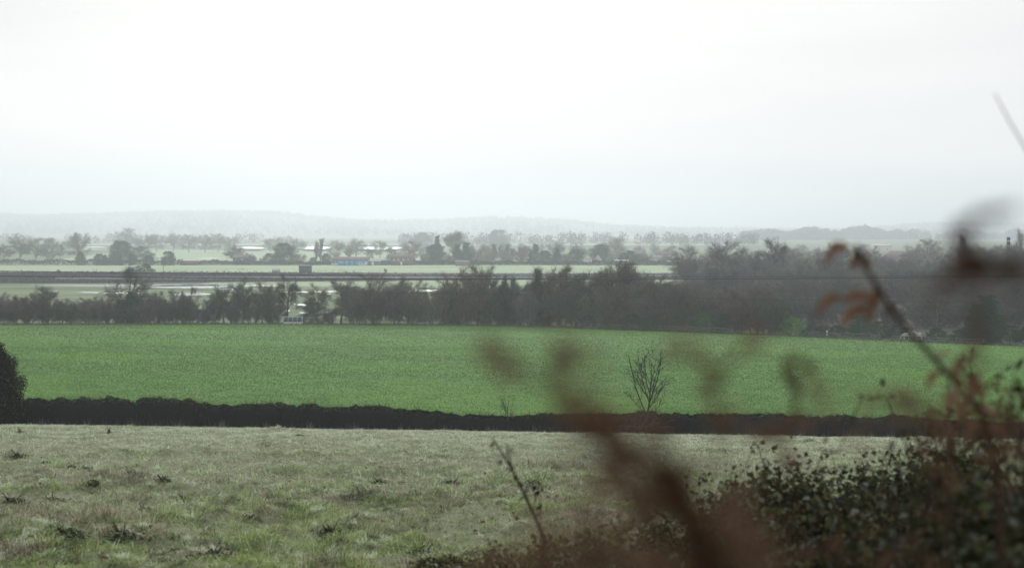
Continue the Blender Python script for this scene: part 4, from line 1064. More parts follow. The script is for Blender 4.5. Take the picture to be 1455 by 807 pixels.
for k in (-1.5, -0.5, 0.5, 1.5): MB().box((k, 0, 1.55), (0.06, 0.06, 0.5)).build('rail_post', M['darkmetal'], cab)
MB().box((0, 0, 1.83), (3.3, 0.07, 0.06)).build('rail', M['darkmetal'], cab)
# utility pole by the line
p = at_base(232, 575)
up = empty('utility_pole', p); tag(up, 'wooden pole with a short crossarm left of centre behind the railway', 'pole')
MB().tube([(0, 0, 0), (0, 0, 8.4)], [0.16, 0.11], 8).build('post', M['bark'], up)
MB().box((0.3, 0, 7.3), (1.9, 0.15, 0.5)).build('crossarm', M['timber'], up)
MB().box((0.35, -0.2, 6.7), (0.5, 0.4, 0.8)).build('transformer', M['greyroof'], up)
# lattice mast on the right
p = at_base(1432, 520)
ms_ = empty('lattice_mast', p); tag(ms_, 'dark slim lattice mast rising out of the wood near the right edge', 'mast')
H = P(1432, 337, 520)[2] - p[2]; A = MB()
for sx_, sy_ in ((-1, -1), (1, -1), (1, 1), (-1, 1)): A.tube([(sx_ * 0.5, sy_ * 0.5, 0), (sx_ * 0.34, sy_ * 0.34, H)], [0.09, 0.08], 4)
z = 0
while z < H - 1:
    for sx_ in (-1, 1):
        A.tube([(-0.42 * sx_, -0.42, z), (0.42 * sx_, -0.42, z + 1)], [0.05, 0.05], 3); A.tube([(sx_ * 0.42, -0.42, z), (sx_ * 0.42, 0.42, z + 1)], [0.05, 0.05], 3)
    z += 1
A.build('lattice', M['darkmetal'], ms_)
for z in (H - 0.6, H - 2.2): MB().box((0.0, -0.55, z), (1.1, 0.3, 1.1)).build('antenna', M['darkmetal'], ms_)
# ---------------------------------------------------------------- power cables
def cable(name, Y, pts, rad, label):
    xs_ = np.linspace(-400, 1900, 60)
    zz_ = np.interp(xs_, [p_[0] for p_ in pts], [p_[1] for p_ in pts])
    k_ = np.polyfit([p_[0] for p_ in pts], [p_[1] for p_ in pts], 3)
    q = [P(a, float(np.polyval(k_, min(max(a, -150), 1600))), Y) for a in xs_]
    o = MB().tube(q, [rad] * len(q), 5).build(name, M['rubber'])
    tag(o, label, 'cable', 'overhead power cables')
cable('power_cable', 250, [(0, 385), (200, 388), (500, 391), (800, 393), (1000, 393.4), (1300, 392), (1455, 391)], 0.045, 'upper overhead cable crossing the whole valley in front of the railway')
cable('power_cable', 250, [(0, 392.6), (200, 393.8), (400, 395.5), (700, 397.4), (900, 397), (1100, 395.6), (1300, 394), (1455, 392.8)], 0.075, 'lower and thicker overhead cable crossing the whole valley')
cable('power_cable', 256, [(0, 409.5), (150, 410.6), (300, 412), (700, 418), (1000, 424), (1455, 430)], 0.03, 'thin lowest cable seen on the left under the railway bank')

# ---------------------------------------------------------------- fences, footbridge and post at the far field edge
def fpt(px, off=-0.2):
    Y = yb(px, off); x = P(px, 470, Y)[0]
    return x, Y, g(x, Y)
def rail_fence(px0, px1, step, label, nrail=2, h=1.25, mat='timber', post=0.14):
    pts = []; px = px0
    while px <= px1: pts.append(fpt(px)); px += step
    o_ = pts[0]; e = empty('rail_fence', o_); tag(e, label, 'fence', 'rail fences along the far edge of the crop')
    for i, q in enumerate(pts):
        MB().box((0, 0, h / 2), (post, post, h + 0.1)).build('post', M[mat], e, (q[0] - o_[0], q[1] - o_[1], q[2] - o_[2]))
    for k in range(nrail):
        z = h * (0.9 - 0.42 * k); A = MB()
        rp = [(q[0] - o_[0], q[1] - o_[1] - 0.1, q[2] - o_[2] + z + 0.03 * math.sin(i * 2.1 + k)) for i, q in enumerate(pts)]
        A.tube(rp, [0.075] * len(rp), 4); A.build('rail', M[mat], e)
rail_fence(822, 915, 9.3, 'old wooden rail fence below the tall brown thickets')
rail_fence(924, 1050, 13, 'pale wooden rail fence in front of the green shrubs')
rail_fence(1150, 1262, 12.5, 'dark wooden rail fence either side of the white post', 3, 1.2)
rail_fence(1268, 1400, 13, 'low wooden rail fence in front of the two grey horses', 2, 1.1)
wf = empty('wire_fence', fpt(60)); o_ = wf.location.copy(); tag(wf, 'sagging wire fence on short wooden posts along the far left edge of the crop', 'fence')
pp = [fpt(px, 0.6) for px in [62, 100, 140, 178, 215, 252, 300, 345, 392, 438, 469, 511, 533, 575, 612, 655, 700, 745, 790]]
for q in pp: MB().box((0, 0, 0.55), (0.13, 0.13, 1.25)).build('post', M['timber'], wf, (q[0] - o_[0], q[1] - o_[1], q[2] - o_[2]))
for z in (0.5, 1.0): MB().tube([(q[0] - o_[0], q[1] - o_[1], q[2] - o_[2] + z) for q in pp], [0.012] * len(pp), 3).build('wire', M['darkmetal'], wf)
q = fpt(1175, 1.0); wp = MB().tube([(0, 0, 0), (0, 0, 1.35), (0, 0, 1.4)], [0.13, 0.13, 0.09], 8); wp.box((0, 0, 1.42), (0.2, 0.2, 0.05))
tag(wp.build('marker_post', M['whitepaint'], None, q), 'single bright white post standing in the dark fence', 'post')
# footbridge parapet
q = fpt(416, 0.4); br = empty('footbridge', q, R(2)); tag(br, 'small pale concrete footbridge with grey railings at the edge of the crop', 'bridge')
MB().box((0, 0.7, 0.36), (3.9, 1.7, 0.55)).build('deck', M['concrete'], br)
for yy_ in (-0.1, 1.5):
    for k in range(5): MB().box((-1.85 + k * 0.925, yy_, 1.05), (0.1, 0.1, 1.35)).build('railing_post', M['galv'], br)
    MB().box((0, yy_, 1.70), (3.9, 0.08, 0.08)).build('handrail', M['galv'], br)
    MB().box((0, yy_, 1.12), (3.7, 0.04, 0.86)).build('infill_panel', M['sheet'], br)
# verge of rough grass under the fences
n = 26000; px = r3.uniform(-60, 1540, n); C = np.zeros((n, 3))
yv = np.interp(X(px, 280), bx, by); 
x = r3.uniform(-130, 120, n); y = np.interp(x, bx, by) + r3.uniform(-0.6, 3.2, n)
C = np.stack([x, y, gz(x, y) + r3.uniform(0.05, 0.42, n)], 1)
V, F = leaf_cards(C, 0.34, r3, up=1.2, aspect=0.2)
tag(link('verge_grass', make_mesh('verge_grass', V, [F]), leaf_mat('verge_grass', [(0, (0.05, 0.07, 0.03)), (0.6, (0.10, 0.12, 0.055)), (1, (0.24, 0.22, 0.14))], 0.8, tint=False)), kind='stuff')

# ---------------------------------------------------------------- animals
def skin_body(name, joints, edges, mat, root=0, sub=1):
    me = bpy.data.meshes.new(name); me.from_pydata([j[0] for j in joints], edges, []); me.update()
    me.materials.append(mat)
    o = bpy.data.objects.new(name, me); col.objects.link(o)
    m_ = o.modifiers.new('skin', 'SKIN'); m_.use_smooth_shade = True
    if not me.skin_vertices: me.attributes.new('skin', 'FLOAT', 'POINT')
    for i_, j in enumerate(joints):
        sv = me.skin_vertices[0].data[i_]
        r_2 = j[1] if isinstance(j[1], tuple) else (j[1], j[1])
        sv.radius = r_2; sv.use_root = (i_ == root)
    s_ = o.modifiers.new('sub', 'SUBSURF'); s_.levels = sub; s_.render_levels = sub
    return o
def quadruped(name, s, graze, mat, leg=0.055, belly=0.27, bodyl=0.62, hip=1.2, head=0.1, neckl=0.55):
    """faces +X; s scales; trunk along x with jointed legs"""
    b_ = hip
    J = [((0, 0, b_), (belly, belly * 1.08)), ((bodyl * 0.55, 0, b_ + 0.02), (belly * 0.95, belly * 1.1)), ((-bodyl * 0.6, 0, b_ + 0.02), (belly * 0.95, belly))]
    E = [(0, 1), (0, 2)]
    nz_ = -0.35 if graze else 0.45
    J.append(((bodyl * 0.85, 0, b_ + 0.12 + nz_ * 0.25), (0.15, 0.2))); E.append((1, 3))
    J.append(((bodyl * 0.85 + neckl * 0.55, 0, b_ + 0.1 + nz_), (0.09, 0.13))); E.append((3, 4))
    J.append(((bodyl * 0.85 + neckl * 0.85, 0, b_ + (0.08 + nz_ - (0.22 if graze else 0.05))), (head, head * 1.25))); E.append((4, 5))
    J.append(((bodyl * 0.85 + neckl * (0.95 if graze else 1.3), 0, b_ + (nz_ - (0.6 if graze else 0.25))), (head * 0.55, head * 0.6))); E.append((5, 6))
    for sy_ in (-1, 1):
        n0 = len(J)
        J += [((bodyl * 0.62, sy_ * belly * 0.5, b_ - 0.28), (leg * 1.7, leg * 2)), ((bodyl * 0.66, sy_ * belly * 0.5, b_ * 0.45), (leg, leg)), ((bodyl * 0.63, sy_ * belly * 0.5, b_ * 0.12), (leg * 0.65, leg * 0.65)), ((bodyl * 0.67, sy_ * belly * 0.5, 0.02), (leg * 0.95, leg * 0.9))]
        E += [(1, n0), (n0, n0 + 1), (n0 + 1, n0 + 2), (n0 + 2, n0 + 3)]
        n0 = len(J)
        J += [((-bodyl * 0.62, sy_ * belly * 0.5, b_ - 0.22), (leg * 2, leg * 2.6)), ((-bodyl * 0.5, sy_ * belly * 0.5, b_ * 0.55), (leg * 1.2, leg * 1.3)), ((-bodyl * 0.78, sy_ * belly * 0.5, b_ * 0.36), (leg * 0.8, leg * 0.85)), ((-bodyl * 0.72, sy_ * belly * 0.5, b_ * 0.1), (leg * 0.65, leg * 0.65)), ((-bodyl * 0.66, sy_ * belly * 0.5, 0.02), (leg * 0.95, leg * 0.9))]
        E += [(2, n0), (n0, n0 + 1), (n0 + 1, n0 + 2), (n0 + 2, n0 + 3), (n0 + 3, n0 + 4)]
    for sy_ in (-1, 1):
        J.append(((J[5][0][0] - 0.05, sy_ * head * 1.1, J[5][0][2] + head * 1.5), (head * 0.25, head * 0.2))); E.append((5, len(J) - 1))
    J = [((a_[0] * s, a_[1] * s, a_[2] * s), (r_2[0] * s, r_2[1] * s)) for a_, r_2 in J]
    return skin_body(name, J, E, mat)
def put(o, px, py, Y, rz, lift=0):
    x = P(px, py, Y)[0]; o.location = (x, Y, g(x, Y) + lift); o.rotation_euler = (0, 0, rz)
h1 = quadruped('horse', 1.0, True, M['horse']); put(h1, 1288, 475, yb(1288, 5), R(170))
tag(h1, 'pale grey horse with lowered head behind the fence, left of the two', 'horse', 'grey horses behind the fence')
h2 = quadruped('horse', 1.08, False, M['horse'], belly=0.3); put(h2, 1306, 475, yb(1306, 4), R(150))
tag(h2, 'dappled grey horse showing its round rump behind the fence, right of the two', 'horse', 'grey horses behind the fence')
for hh_, gz_ in ((h1, True), (h2, False)):
    A = MB(); A.tube([(-0.55, 0, 1.42), (-0.72, 0, 1.3), (-0.76, 0, 0.9), (-0.74, 0, 0.6)], [0.05, 0.06, 0.07, 0.02], 6); A.build('tail', M['mane'], hh_, smooth=True)
    A = MB()
    z0_ = 1.42; zt = 1.0 if gz_ else 1.85
    for k in range(9):
        t = k / 8; A.tube([(0.45 + 0.4 * t, 0.03, z0_ + (zt - z0_) * t * t + 0.06), (0.47 + 0.4 * t, 0.12, z0_ + (zt - z0_) * t * t - 0.16)], [0.03, 0.012], 4)
    A.build('mane', M['mane'], hh_, smooth=True)
sheep0 = None
sheep_px = [(247, 383.5, 20), (250, 384.5, 10), (258, 386, 170), (264, 384.5, 160), (316, 384.5, 10), (321, 384, 30), (325, 384.5, 190), (338, 383.5, 0), (342, 384.2, 60), (344, 383.4, 20), (347, 384.5, 200), (351, 385, 10), (323, 391, 0), (404, 385.5, 10), (452, 386.5, 0), (463, 386, 180), (474, 385.3, 20), (480, 386.5, 0), (484, 384, 40), (487, 387.5, 90), (489, 385, 10), (492, 386.8, 150), (495, 388, 0), (483, 386, 20)]
for k, (px, py, a) in enumerate(sheep_px):
    y = W(px, py + 0.4, -20.0)[1]; y = min(max(y, 655), 830)
    if sheep0 is None:
        o = sheep0 = quadruped('sheep', 0.62, True, M['wool'], leg=0.05, belly=0.42, bodyl=0.62, hip=1.05, head=0.11)
        tl = MB().tube([(-0.5, 0, 0.72), (-0.6, 0, 0.6), (-0.6, 0, 0.45)], [0.05, 0.05, 0.02], 5).mesh('tail', True); tl.materials.append(M['wool'])
    else:
        o = sheep0.copy(); col.objects.link(o)
    t_ = bpy.data.objects.new('tail', tl); col.objects.link(t_); t_.parent = o
    put(o, px, py, y, R(a)); o.location.z = -19.96; o.scale = (1.15, 1.15, 1.15)
    tag(o, 'tiny cream sheep grazing in the pale green meadow behind the railway', 'sheep', 'sheep grazing in the far meadow')

# ---------------------------------------------------------------- far buildings
def house(name, px, Y, w, dpt, h, rh, wall, roof, label, cat='house', rz=0.0, wins=(), doors=(), chim=(), gable_front=False, hip=False):
    x = P(px, 376, Y)[0]; e = empty(name, (x, Y, g(x, Y)), rz); tag(e, label, cat)
    MB().box((0, 0, h / 2), (w, dpt, h)).build('wall', wall, e)
    ov = 0.35
    A = MB()
    if gable_front:
        n_ = len(A.v); 
        for yv_ in (-dpt / 2 - ov, dpt / 2 + ov): A.v += [(-w / 2 - ov, yv_, h - 0.1), (w / 2 + ov, yv_, h - 0.1), (0, yv_, h + rh)]
        A.q += [(0, 3, 5, 2), (1, 2, 5, 4), (0, 1, 4, 3)]; A.t += [(0, 2, 1), (3, 4, 5)]
        G = MB(); G.v += [(-w / 2, -dpt / 2 - ov - 0.01, h), (w / 2, -dpt / 2 - ov - 0.01, h), (0, -dpt / 2 - ov - 0.01, h + rh * 0.85)]; G.t += [(0, 1, 2)]
        G.v += [(a_[0], a_[1] + 0.006, a_[2]) for a_ in G.v[:3]]; G.t += [(3, 5, 4)]
        G.build('gable', wall, e)
    elif rh < 0.5:
        A.box((0, 0, h + rh / 2 + 0.003), (w + 2 * ov, dpt + 2 * ov, rh))
    else:
        k_ = w * 0.22 if hip else 0
        A.v += [(-w / 2 - ov, -dpt / 2 - ov, h), (w / 2 + ov, -dpt / 2 - ov, h), (w / 2 + ov, dpt / 2 + ov, h), (-w / 2 - ov, dpt / 2 + ov, h), (-w / 2 + k_ - (0 if hip else ov), 0, h + rh), (w / 2 - k_ + (0 if hip else ov), 0, h + rh)]
        A.q += [(0, 1, 5, 4), (2, 3, 4, 5), (0, 3, 2, 1)]; A.t += [(0, 4, 3), (1, 2, 5)]
    ro = A.build('roof', roof, e)
    for (cx_, cz_) in chim: MB().box((cx_, 0, h + rh + cz_ / 2 - 0.3), (0.8, 0.8, cz_ + 0.6)).build('chimney', M['brick'], ro)
    for (wx, wz, ww, wh) in wins:
        f = MB().box((wx, -dpt / 2 - 0.04, wz), (ww, 0.08, wh)).build('window', M['whitepaint'], e)
        MB().box((wx, -dpt / 2 - 0.1, wz), (ww * 0.6, 0.05, wh * 0.62)).build('pane', M['glass'], f)
    for (dx, dw, dh) in doors: MB().box((dx, -dpt / 2 - 0.04, dh / 2), (dw, 0.08, dh)).build('door', M['whitepaint'], e)
    return e
b1 = house('stable_block', 500, 850, 20, 8, 3.0, 2.2, M['bluewall'], M['rooftile'], 'long low building with bright blue front and brown roof', 'building', wins=[(-6.5, 1.9, 1.4, 1.0), (5.5, 1.9, 1.4, 1.0)], doors=[(9, 1.2, 2.2)])
for k in (-8.6, -4, -1, 2): MB().box((k, -4.05, 1.45), (0.5, 0.1, 2.8)).build('door_frame', M['sheet'], b1)
house('lean_to_shed', 530, 852, 9, 5, 2.6, 0.25, M['rooftile'], M['whitepaint'], 'shed with pale flat roof joined at the right of the blue building', 'shed', doors=[(0, 1.6, 2)])
house('long_shed', 541, 858, 10, 5, 2.4, 1.0, M['greybrick'], M['greyroof'], 'grey shed between the pale flat roof and the brick house', 'shed')
house('brick_house', 571, 856, 13, 8, 4.4, 2.6, M['brick'], M['rooftile'], 'brown brick house with a row of white windows left of the purplish tree', wins=[(-4.6, 3.2, 1.1, 1.1), (-1.8, 3.2, 1.1, 1.1), (1.2, 3.2, 1.1, 1.1), (4.2, 3.2, 1.1, 1.1)], doors=[(0, 1.1, 2)], chim=[(-4, 1.2), (4.5, 1.2)])
house('barn', 269, 858, 10, 6, 2.6, 0.3, M['brick'], M['whitepaint'], 'low shed with a bright white roof at the left beyond the meadow', 'shed')
house('cottage', 344, 870, 10, 7, 3.8, 2.2, M['greybrick'], M['rooftile'], 'grey cottage with small white windows below the darker misty tree', wins=[(0.4, 2.8, 1.0, 1.6), (-3, 2.8, 0.9, 0.9)], chim=[(3, 1.2)])
house('field_shelter', 657, 838, 8, 4.5, 2.4, 0.8, M['redtile'], M['greyroof'], 'small reddish shelter at the meadow edge behind the pale twin-trunk tree', 'shed')
house('white_cottage', 835, 860, 5, 6, 4.0, 2.4, M['render'], M['rooftile'], 'white gabled cottage, left of the pair right of the birch grove', gable_front=True, wins=[(0.8, 2.8, 1, 1)])
house('white_cottage', 850, 862, 4, 6, 3.6, 2.4, M['render'], M['rooftile'], 'narrow white gabled cottage, right of the pair', gable_front=True, wins=[(0, 2.6, 0.9, 1)])
house('outbuilding', 883, 848, 8, 5, 2.9, 0.45, M['greybrick'], M['whitepaint'], 'outbuilding with a gleaming white flat roof under the three dark conifers', 'shed')
house('bungalow', 928, 900, 13, 7, 3.0, 2.4, M['render'], M['greyroof'], 'pale bungalow behind the hedge left of the wood', wins=[(-4, 1.8, 1.4, 1.1), (3, 1.8, 1.4, 1.1)], chim=[(2, 1)])
house('terrace_house', 943, 940, 9, 7, 4.6, 2.8, M['render'], M['redtile'], 'pale house with orange-red roof behind the bungalow', wins=[(-2.5, 3.4, 1.1, 1.1), (2.5, 3.4, 1.1, 1.1)], chim=[(3, 1.2)])
house('garage', 956, 848, 8, 5, 2.4, 0.3, M['greybrick'], M['whitepaint'], 'low garage with a white roof at the left end of the wood', 'garage')
house('terrace_house', 908, 960, 8, 7, 4.6, 2.6, M['brick'], M['rooftile'], 'faint brown-roofed house behind the three dark conifers', wins=[(-2.0, 3.4, 1.1, 1.1)])
house('barn', 1283, 800, 26, 12, 5.2, 4.2, M['greyroof'], M['rooftile'], 'long brown-roofed barn rising over the right-hand wood', 'barn', hip=True)
house('farmhouse', 1253, 1150, 14, 8, 9.0, 1.2, M['render'], M['whitepaint'], 'far white-roofed farmhouse above the right-hand wood', wins=[(-3, 6.5, 1.3, 1.4), (3, 6.5, 1.3, 1.4)])
house('blue_shed', 1295, 470, 4.6, 4, 5.2, 0.4, M['bluewall'], M['greyroof'], 'tall dull blue shed deep in the right-hand wood', 'shed')
house('estate_house', 1291, 660, 9, 7, 6.4, 2.0, M['brick'], M['rooftile'], 'dark house with two white windows seen through the right-hand wood', wins=[(-2.6, 5.2, 1.4, 1.0), (2.6, 5.2, 1.2, 1.0)])
def car(px, Y, rz, label, mat, name='parked_car'):
    x = P(px, 378, Y)[0]; e = empty(name, (x, Y, g(x, Y)), rz); tag(e, label, 'car')
    A = MB(); A.prism([(-0.8, 0.35), (0.8, 0.35), (0.85, 0.85), (0.62, 0.95), (0.55, 1.4), (-0.55, 1.4), (-0.62, 0.95), (-0.85, 0.85)], -2.1, 2.1)
    bm_ = A; bm_.v = [(x_2 * (0.62 if z_2 > 1.2 else 1.0) + (-0.2 if z_2 > 1.2 else 0), y_2, z_2) for x_2, y_2, z_2 in bm_.v]
    bm_.build('body', mat, e)
    MB().box((-0.2, -0.66, 1.15), (2.4, 0.06, 0.35)).build('window', M['glass'], e); MB().box((-0.2, 0.66, 1.15), (2.4, 0.06, 0.35)).build('window', M['glass'], e)
    for wx in (-1.3, 1.3):
        for wy in (-0.75, 0.75): MB().tube([(wx, wy - 0.1, 0.32), (wx, wy + 0.1, 0.32)], [0.32, 0.32], 14).build('wheel', M['rubber'], e)
car(514, 842, 0.1, 'white car parked in front of the blue-fronted building', M['whitepaint'])
car(476, 846, 0.0, 'white car parked left of the blue-fronted building', M['whitepaint'])
# ---------------------------------------------------------------- weeds and molehills in the pasture
rw = random.Random(6)
def weed(px, py, wpx, hpx, label, name='weed_clump', mat='dock', n=520, cat='weed'):
    p = hit(px, py); s = p[1] / F_PX; e = empty(name, p); tag(e, label, cat)
    g_ = np.random.default_rng(int(px * 7 + py)); w = wpx * s; h = hpx * s
    th = g_.uniform(0, 6.28, n); rr = np.abs(g_.normal(0, 0.42, n)) * w / 2 * 1.3; z = np.abs(g_.normal(0, 0.3, n)) * h * np.exp(-rr / (w / 2))
    V, F = leaf_cards(np.stack([np.cos(th) * rr, np.sin(th) * rr, z + 0.02], 1), max(0.12 * h, 0.05), g_, up=0.3, aspect=0.55)
    link('leaves', make_mesh('leaves', V, [F]), M[mat], e)
    A = MB()
    for k in range(5):
        a = g_.uniform(0, 6.28); A.tube([(0, 0, 0), (math.cos(a) * w * 0.3, math.sin(a) * w * 0.3, h * g_.uniform(0.8, 1.3))], [0.012, 0.005], 4)
    A.build('stalks', M['stem'], e)
for a in [(28, 616, 9, 8, 'dark upright weed near the hedge at the far left'), (155, 616, 8, 10, 'dark narrow weed standing near the hedge below its left part'), (25, 650, 30, 10, 'low black-green mound of weeds at the left edge'),
          (62, 660, 22, 5, 'flat weed patch right of the black-green mound'), (125, 668, 30, 6, 'long dark weed patch left of centre-left'), (18, 718, 44, 16, 'large dark hollow of weeds at the lower left edge'), (75, 716, 50, 12, 'broad-leaved dark weeds right of the large hollow'),
          (204, 730, 30, 12, 'dark tussock below the broad-leaved weeds'), (232, 685, 26, 10, 'dark green tussock in the left half of the pasture'), (258, 712, 22, 9, 'dark tussock a little nearer than the green one'), (100, 762, 60, 14, 'dark tangle of weeds low on the left'),
          (176, 768, 60, 20, 'dark tangle of weeds beside a pale clump low on the left'), (425, 620, 22, 5, 'dark low weeds close to the hedge centre'), (350, 742, 40, 12, 'dim weed patch low left of centre'), (540, 688, 28, 8, 'dark flat weed patch in the middle of the pasture'),
          (640, 690, 40, 10, 'dark weeds left of the bare twig'), (470, 760, 50, 14, 'dark weeds low in the middle'), (600, 790, 60, 16, 'dark weeds at the lower edge left of the bracken'), (760, 690, 60, 12, 'dark weeds right of the bare twig'), (1150, 628, 26, 6, 'dark weeds below the hedge right of centre'), (300, 795, 60, 16, 'dark weeds at the lower edge left of centre')]:
    weed(*a)
for a in [(132, 687, 'small dark red-brown molehill left of the dark tussock'), (102, 665, 'small dark molehill above the red-brown one'), (294, 656, 'tiny dark molehill in the middle left of the pasture')]:
    p = hit(a[0], a[1]); g_ = np.random.default_rng(a[0]); A = Acc(); n = 260
    D = unit(g_.normal(size=(n, 3))); D[:, 2] = np.abs(D[:, 2]); V, F = leaf_cards(D * np.array([0.11, 0.11, 0.07]) * g_.uniform(0.4, 1, (n, 1)), 0.06, g_, aspect=0.9); A.add(V, F)
    m_ = MB(); m_.v = []; k = 10
    for j, (rj, zj) in enumerate([(0.14, -0.02), (0.11, 0.04), (0.06, 0.07), (0.02, 0.085)]):
        for i in range(k): m_.v.append((math.cos(i * 0.628) * rj * (1 + 0.2 * g_.random()), math.sin(i * 0.628) * rj, zj))
    for j in range(3):
        for i in range(k): m_.q.append((j * k + i, j * k + (i + 1) % k, (j + 1) * k + (i + 1) % k, (j + 1) * k + i))
    A.addmb(m_)
    tag(link('molehill', A.mesh('molehill'), M['soil'], None, p), a[2], 'molehill', 'molehills in the pasture')
# fallen leaves
n = 500; g_ = np.random.default_rng(31); y = g_.uniform(11, 50, n); x = g_.uniform(-0.4, 0.3, n) * y
V, F = leaf_cards(np.stack([x, y, gz(x, y) + 0.07], 1), 0.075, g_, aspect=0.7, flat=0.6)
tag(link('fallen_leaves', make_mesh('fallen_leaves', V, [F]), M['deadleaf']), kind='stuff')

# ---------------------------------------------------------------- brambles on the right
def bramble(px, Y, top, wpx, label, n=5200, leaf=0.05, tint=(1, 1, 1), seed=0, arcs=13, deep=1.0):
    x = P(px, top, Y)[0]; z0 = g(x, Y); h = P(px, top - 16, Y)[2] - z0; w = wpx / F_PX * Y / 2 * 1.12
    e = empty('bramble_bush', (x, Y, z0)); tag(e, label, 'bramble', 'brambles on the right')
    g_ = np.random.default_rng(seed + 900)
    nc_ = 70; th = g_.uniform(0, 6.28, nc_); el = g_.uniform(0.05, 1, nc_) ** 0.8
    C = np.stack([np.cos(th) * np.sqrt(1 - el ** 2 * 0.8) * w, np.sin(th) * np.sqrt(1 - el ** 2 * 0.8) * w * deep, el * h * 0.86], 1)
    C *= g_.uniform(0.8, 1.02, (nc_, 1))
    idx = g_.integers(0, nc_, n); q = C[idx] + g_.normal(0, 1, (n, 3)) * np.array([0.14 * w, 0.14 * w, 0.075 * h]) + 0
    q[:, 2] = np.abs(q[:, 2])
    V, F = leaf_cards(q, leaf, g_, aspect=0.7, fold=0.4, flat=0.35)
    o = link('leaves', make_mesh('leaves', V, [F]), M['bramble'], e); o.color = (*tint, 1)
    A = MB(); LV = []
    for k in range(arcs):
        a = g_.uniform(0, 6.28); r0 = g_.uniform(0, 0.5) * w; L = g_.uniform(0.6, 1.25) * w; hh = h * g_.uniform(0.6, 1.0)
        pts = [(math.cos(a) * (r0 + L * t), math.sin(a) * (r0 + L * t) * deep, hh * math.sin(min(t * 2.1, 2.6)) ** 0.8 if t > 0 else 0) for t in np.linspace(0, 1, 7)]
        A.tube(pts, [0.0036, 0.0036, 0.003, 0.003, 0.0026, 0.002, 0.0015], 5)
        for t in range(2, 7):
            for _ in range(3): LV.append([c_ + g_.normal(0, 0.025) for c_ in pts[t]])
    A.build('canes', M['stem'], e)
    V, F = leaf_cards(np.array(LV), leaf * 0.9, g_, aspect=0.6, flat=0.2)
    o = link('cane_leaves', make_mesh('cane_leaves', V, [F]), M['bramble'], e); o.color = (*tint, 1)
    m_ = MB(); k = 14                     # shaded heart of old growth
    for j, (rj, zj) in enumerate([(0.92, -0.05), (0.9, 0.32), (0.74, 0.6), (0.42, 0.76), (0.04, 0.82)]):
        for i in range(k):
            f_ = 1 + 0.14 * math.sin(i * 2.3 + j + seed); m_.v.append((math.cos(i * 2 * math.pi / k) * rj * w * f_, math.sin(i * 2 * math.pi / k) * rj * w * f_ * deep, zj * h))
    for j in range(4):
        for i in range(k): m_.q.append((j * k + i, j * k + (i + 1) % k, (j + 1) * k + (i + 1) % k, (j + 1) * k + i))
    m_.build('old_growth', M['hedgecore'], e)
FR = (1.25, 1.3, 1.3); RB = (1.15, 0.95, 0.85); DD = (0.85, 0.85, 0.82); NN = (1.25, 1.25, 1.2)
BRM = [(1048, 9.6, 684, 150, 'bramble mound at the left end of the patch, before the pasture', NN), (1125, 9.0, 652, 130, 'leafy bramble mound rising highest below the hedge, right of the dark bracken', NN), (1205, 9.8, 664, 150, 'frosted low bramble mound right of the highest one', FR),
       (1275, 10.2, 656, 150, 'greyish bramble mound left of the big dark bush', FR), (1335, 9.0, 640, 130, 'bramble mound touching the left flank of the big dark bush', NN),
       (1075, 7.4, 722, 170, 'frost-flecked bramble mound in the second rank, left', NN), (1175, 7.0, 704, 180, 'dull brown bramble mound in the second rank, middle', RB), (1285, 6.6, 692, 190, 'dim bramble mound in the second rank, right', NN),
       (1030, 5.8, 778, 190, 'shaded bramble mound at the lower edge beside the dark bracken', DD), (1140, 5.4, 752, 230, 'dark bramble mound at the lower edge, middle of the patch', DD), (1270, 5.0, 738, 240, 'very dark bramble mound at the lower edge, right of the middle', DD),
       (880, 9.2, 758, 170, 'frosty bramble tangle behind the thin brown bracken', (2.0, 2.1, 1.9)), (725, 11.0, 796, 120, 'lowest bramble scrap at the lower edge left of the bare twig foot', (2.0, 2.0, 1.8)), (640, 11.5, 806, 110, 'outlying bramble scrap at the lower edge, farthest to the left', (2.0, 2.0, 1.8)),
       (800, 10.5, 772, 130, 'low bramble tangle at the foot of the bare twig', (2.2, 2.0, 1.8)), (950, 8.4, 736, 160, 'bramble tangle directly behind the dark bracken stalk', (1.7, 1.8, 1.6)),
       (905, 7.6, 802, 150, 'pale-leaved bramble tangle at the lower edge left of the dark stalk', (2.0, 2.1, 1.9))]
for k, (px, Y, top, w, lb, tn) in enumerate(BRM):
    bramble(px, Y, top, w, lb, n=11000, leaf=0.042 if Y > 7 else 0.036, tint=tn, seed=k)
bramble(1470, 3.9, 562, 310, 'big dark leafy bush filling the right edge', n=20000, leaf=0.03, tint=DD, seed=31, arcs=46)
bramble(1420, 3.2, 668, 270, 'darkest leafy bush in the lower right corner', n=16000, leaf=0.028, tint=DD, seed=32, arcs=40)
bramble(1385, 5.0, 590, 120, 'small dark bush showing between big bush and pasture', n=6000, leaf=0.035, tint=DD, seed=33)

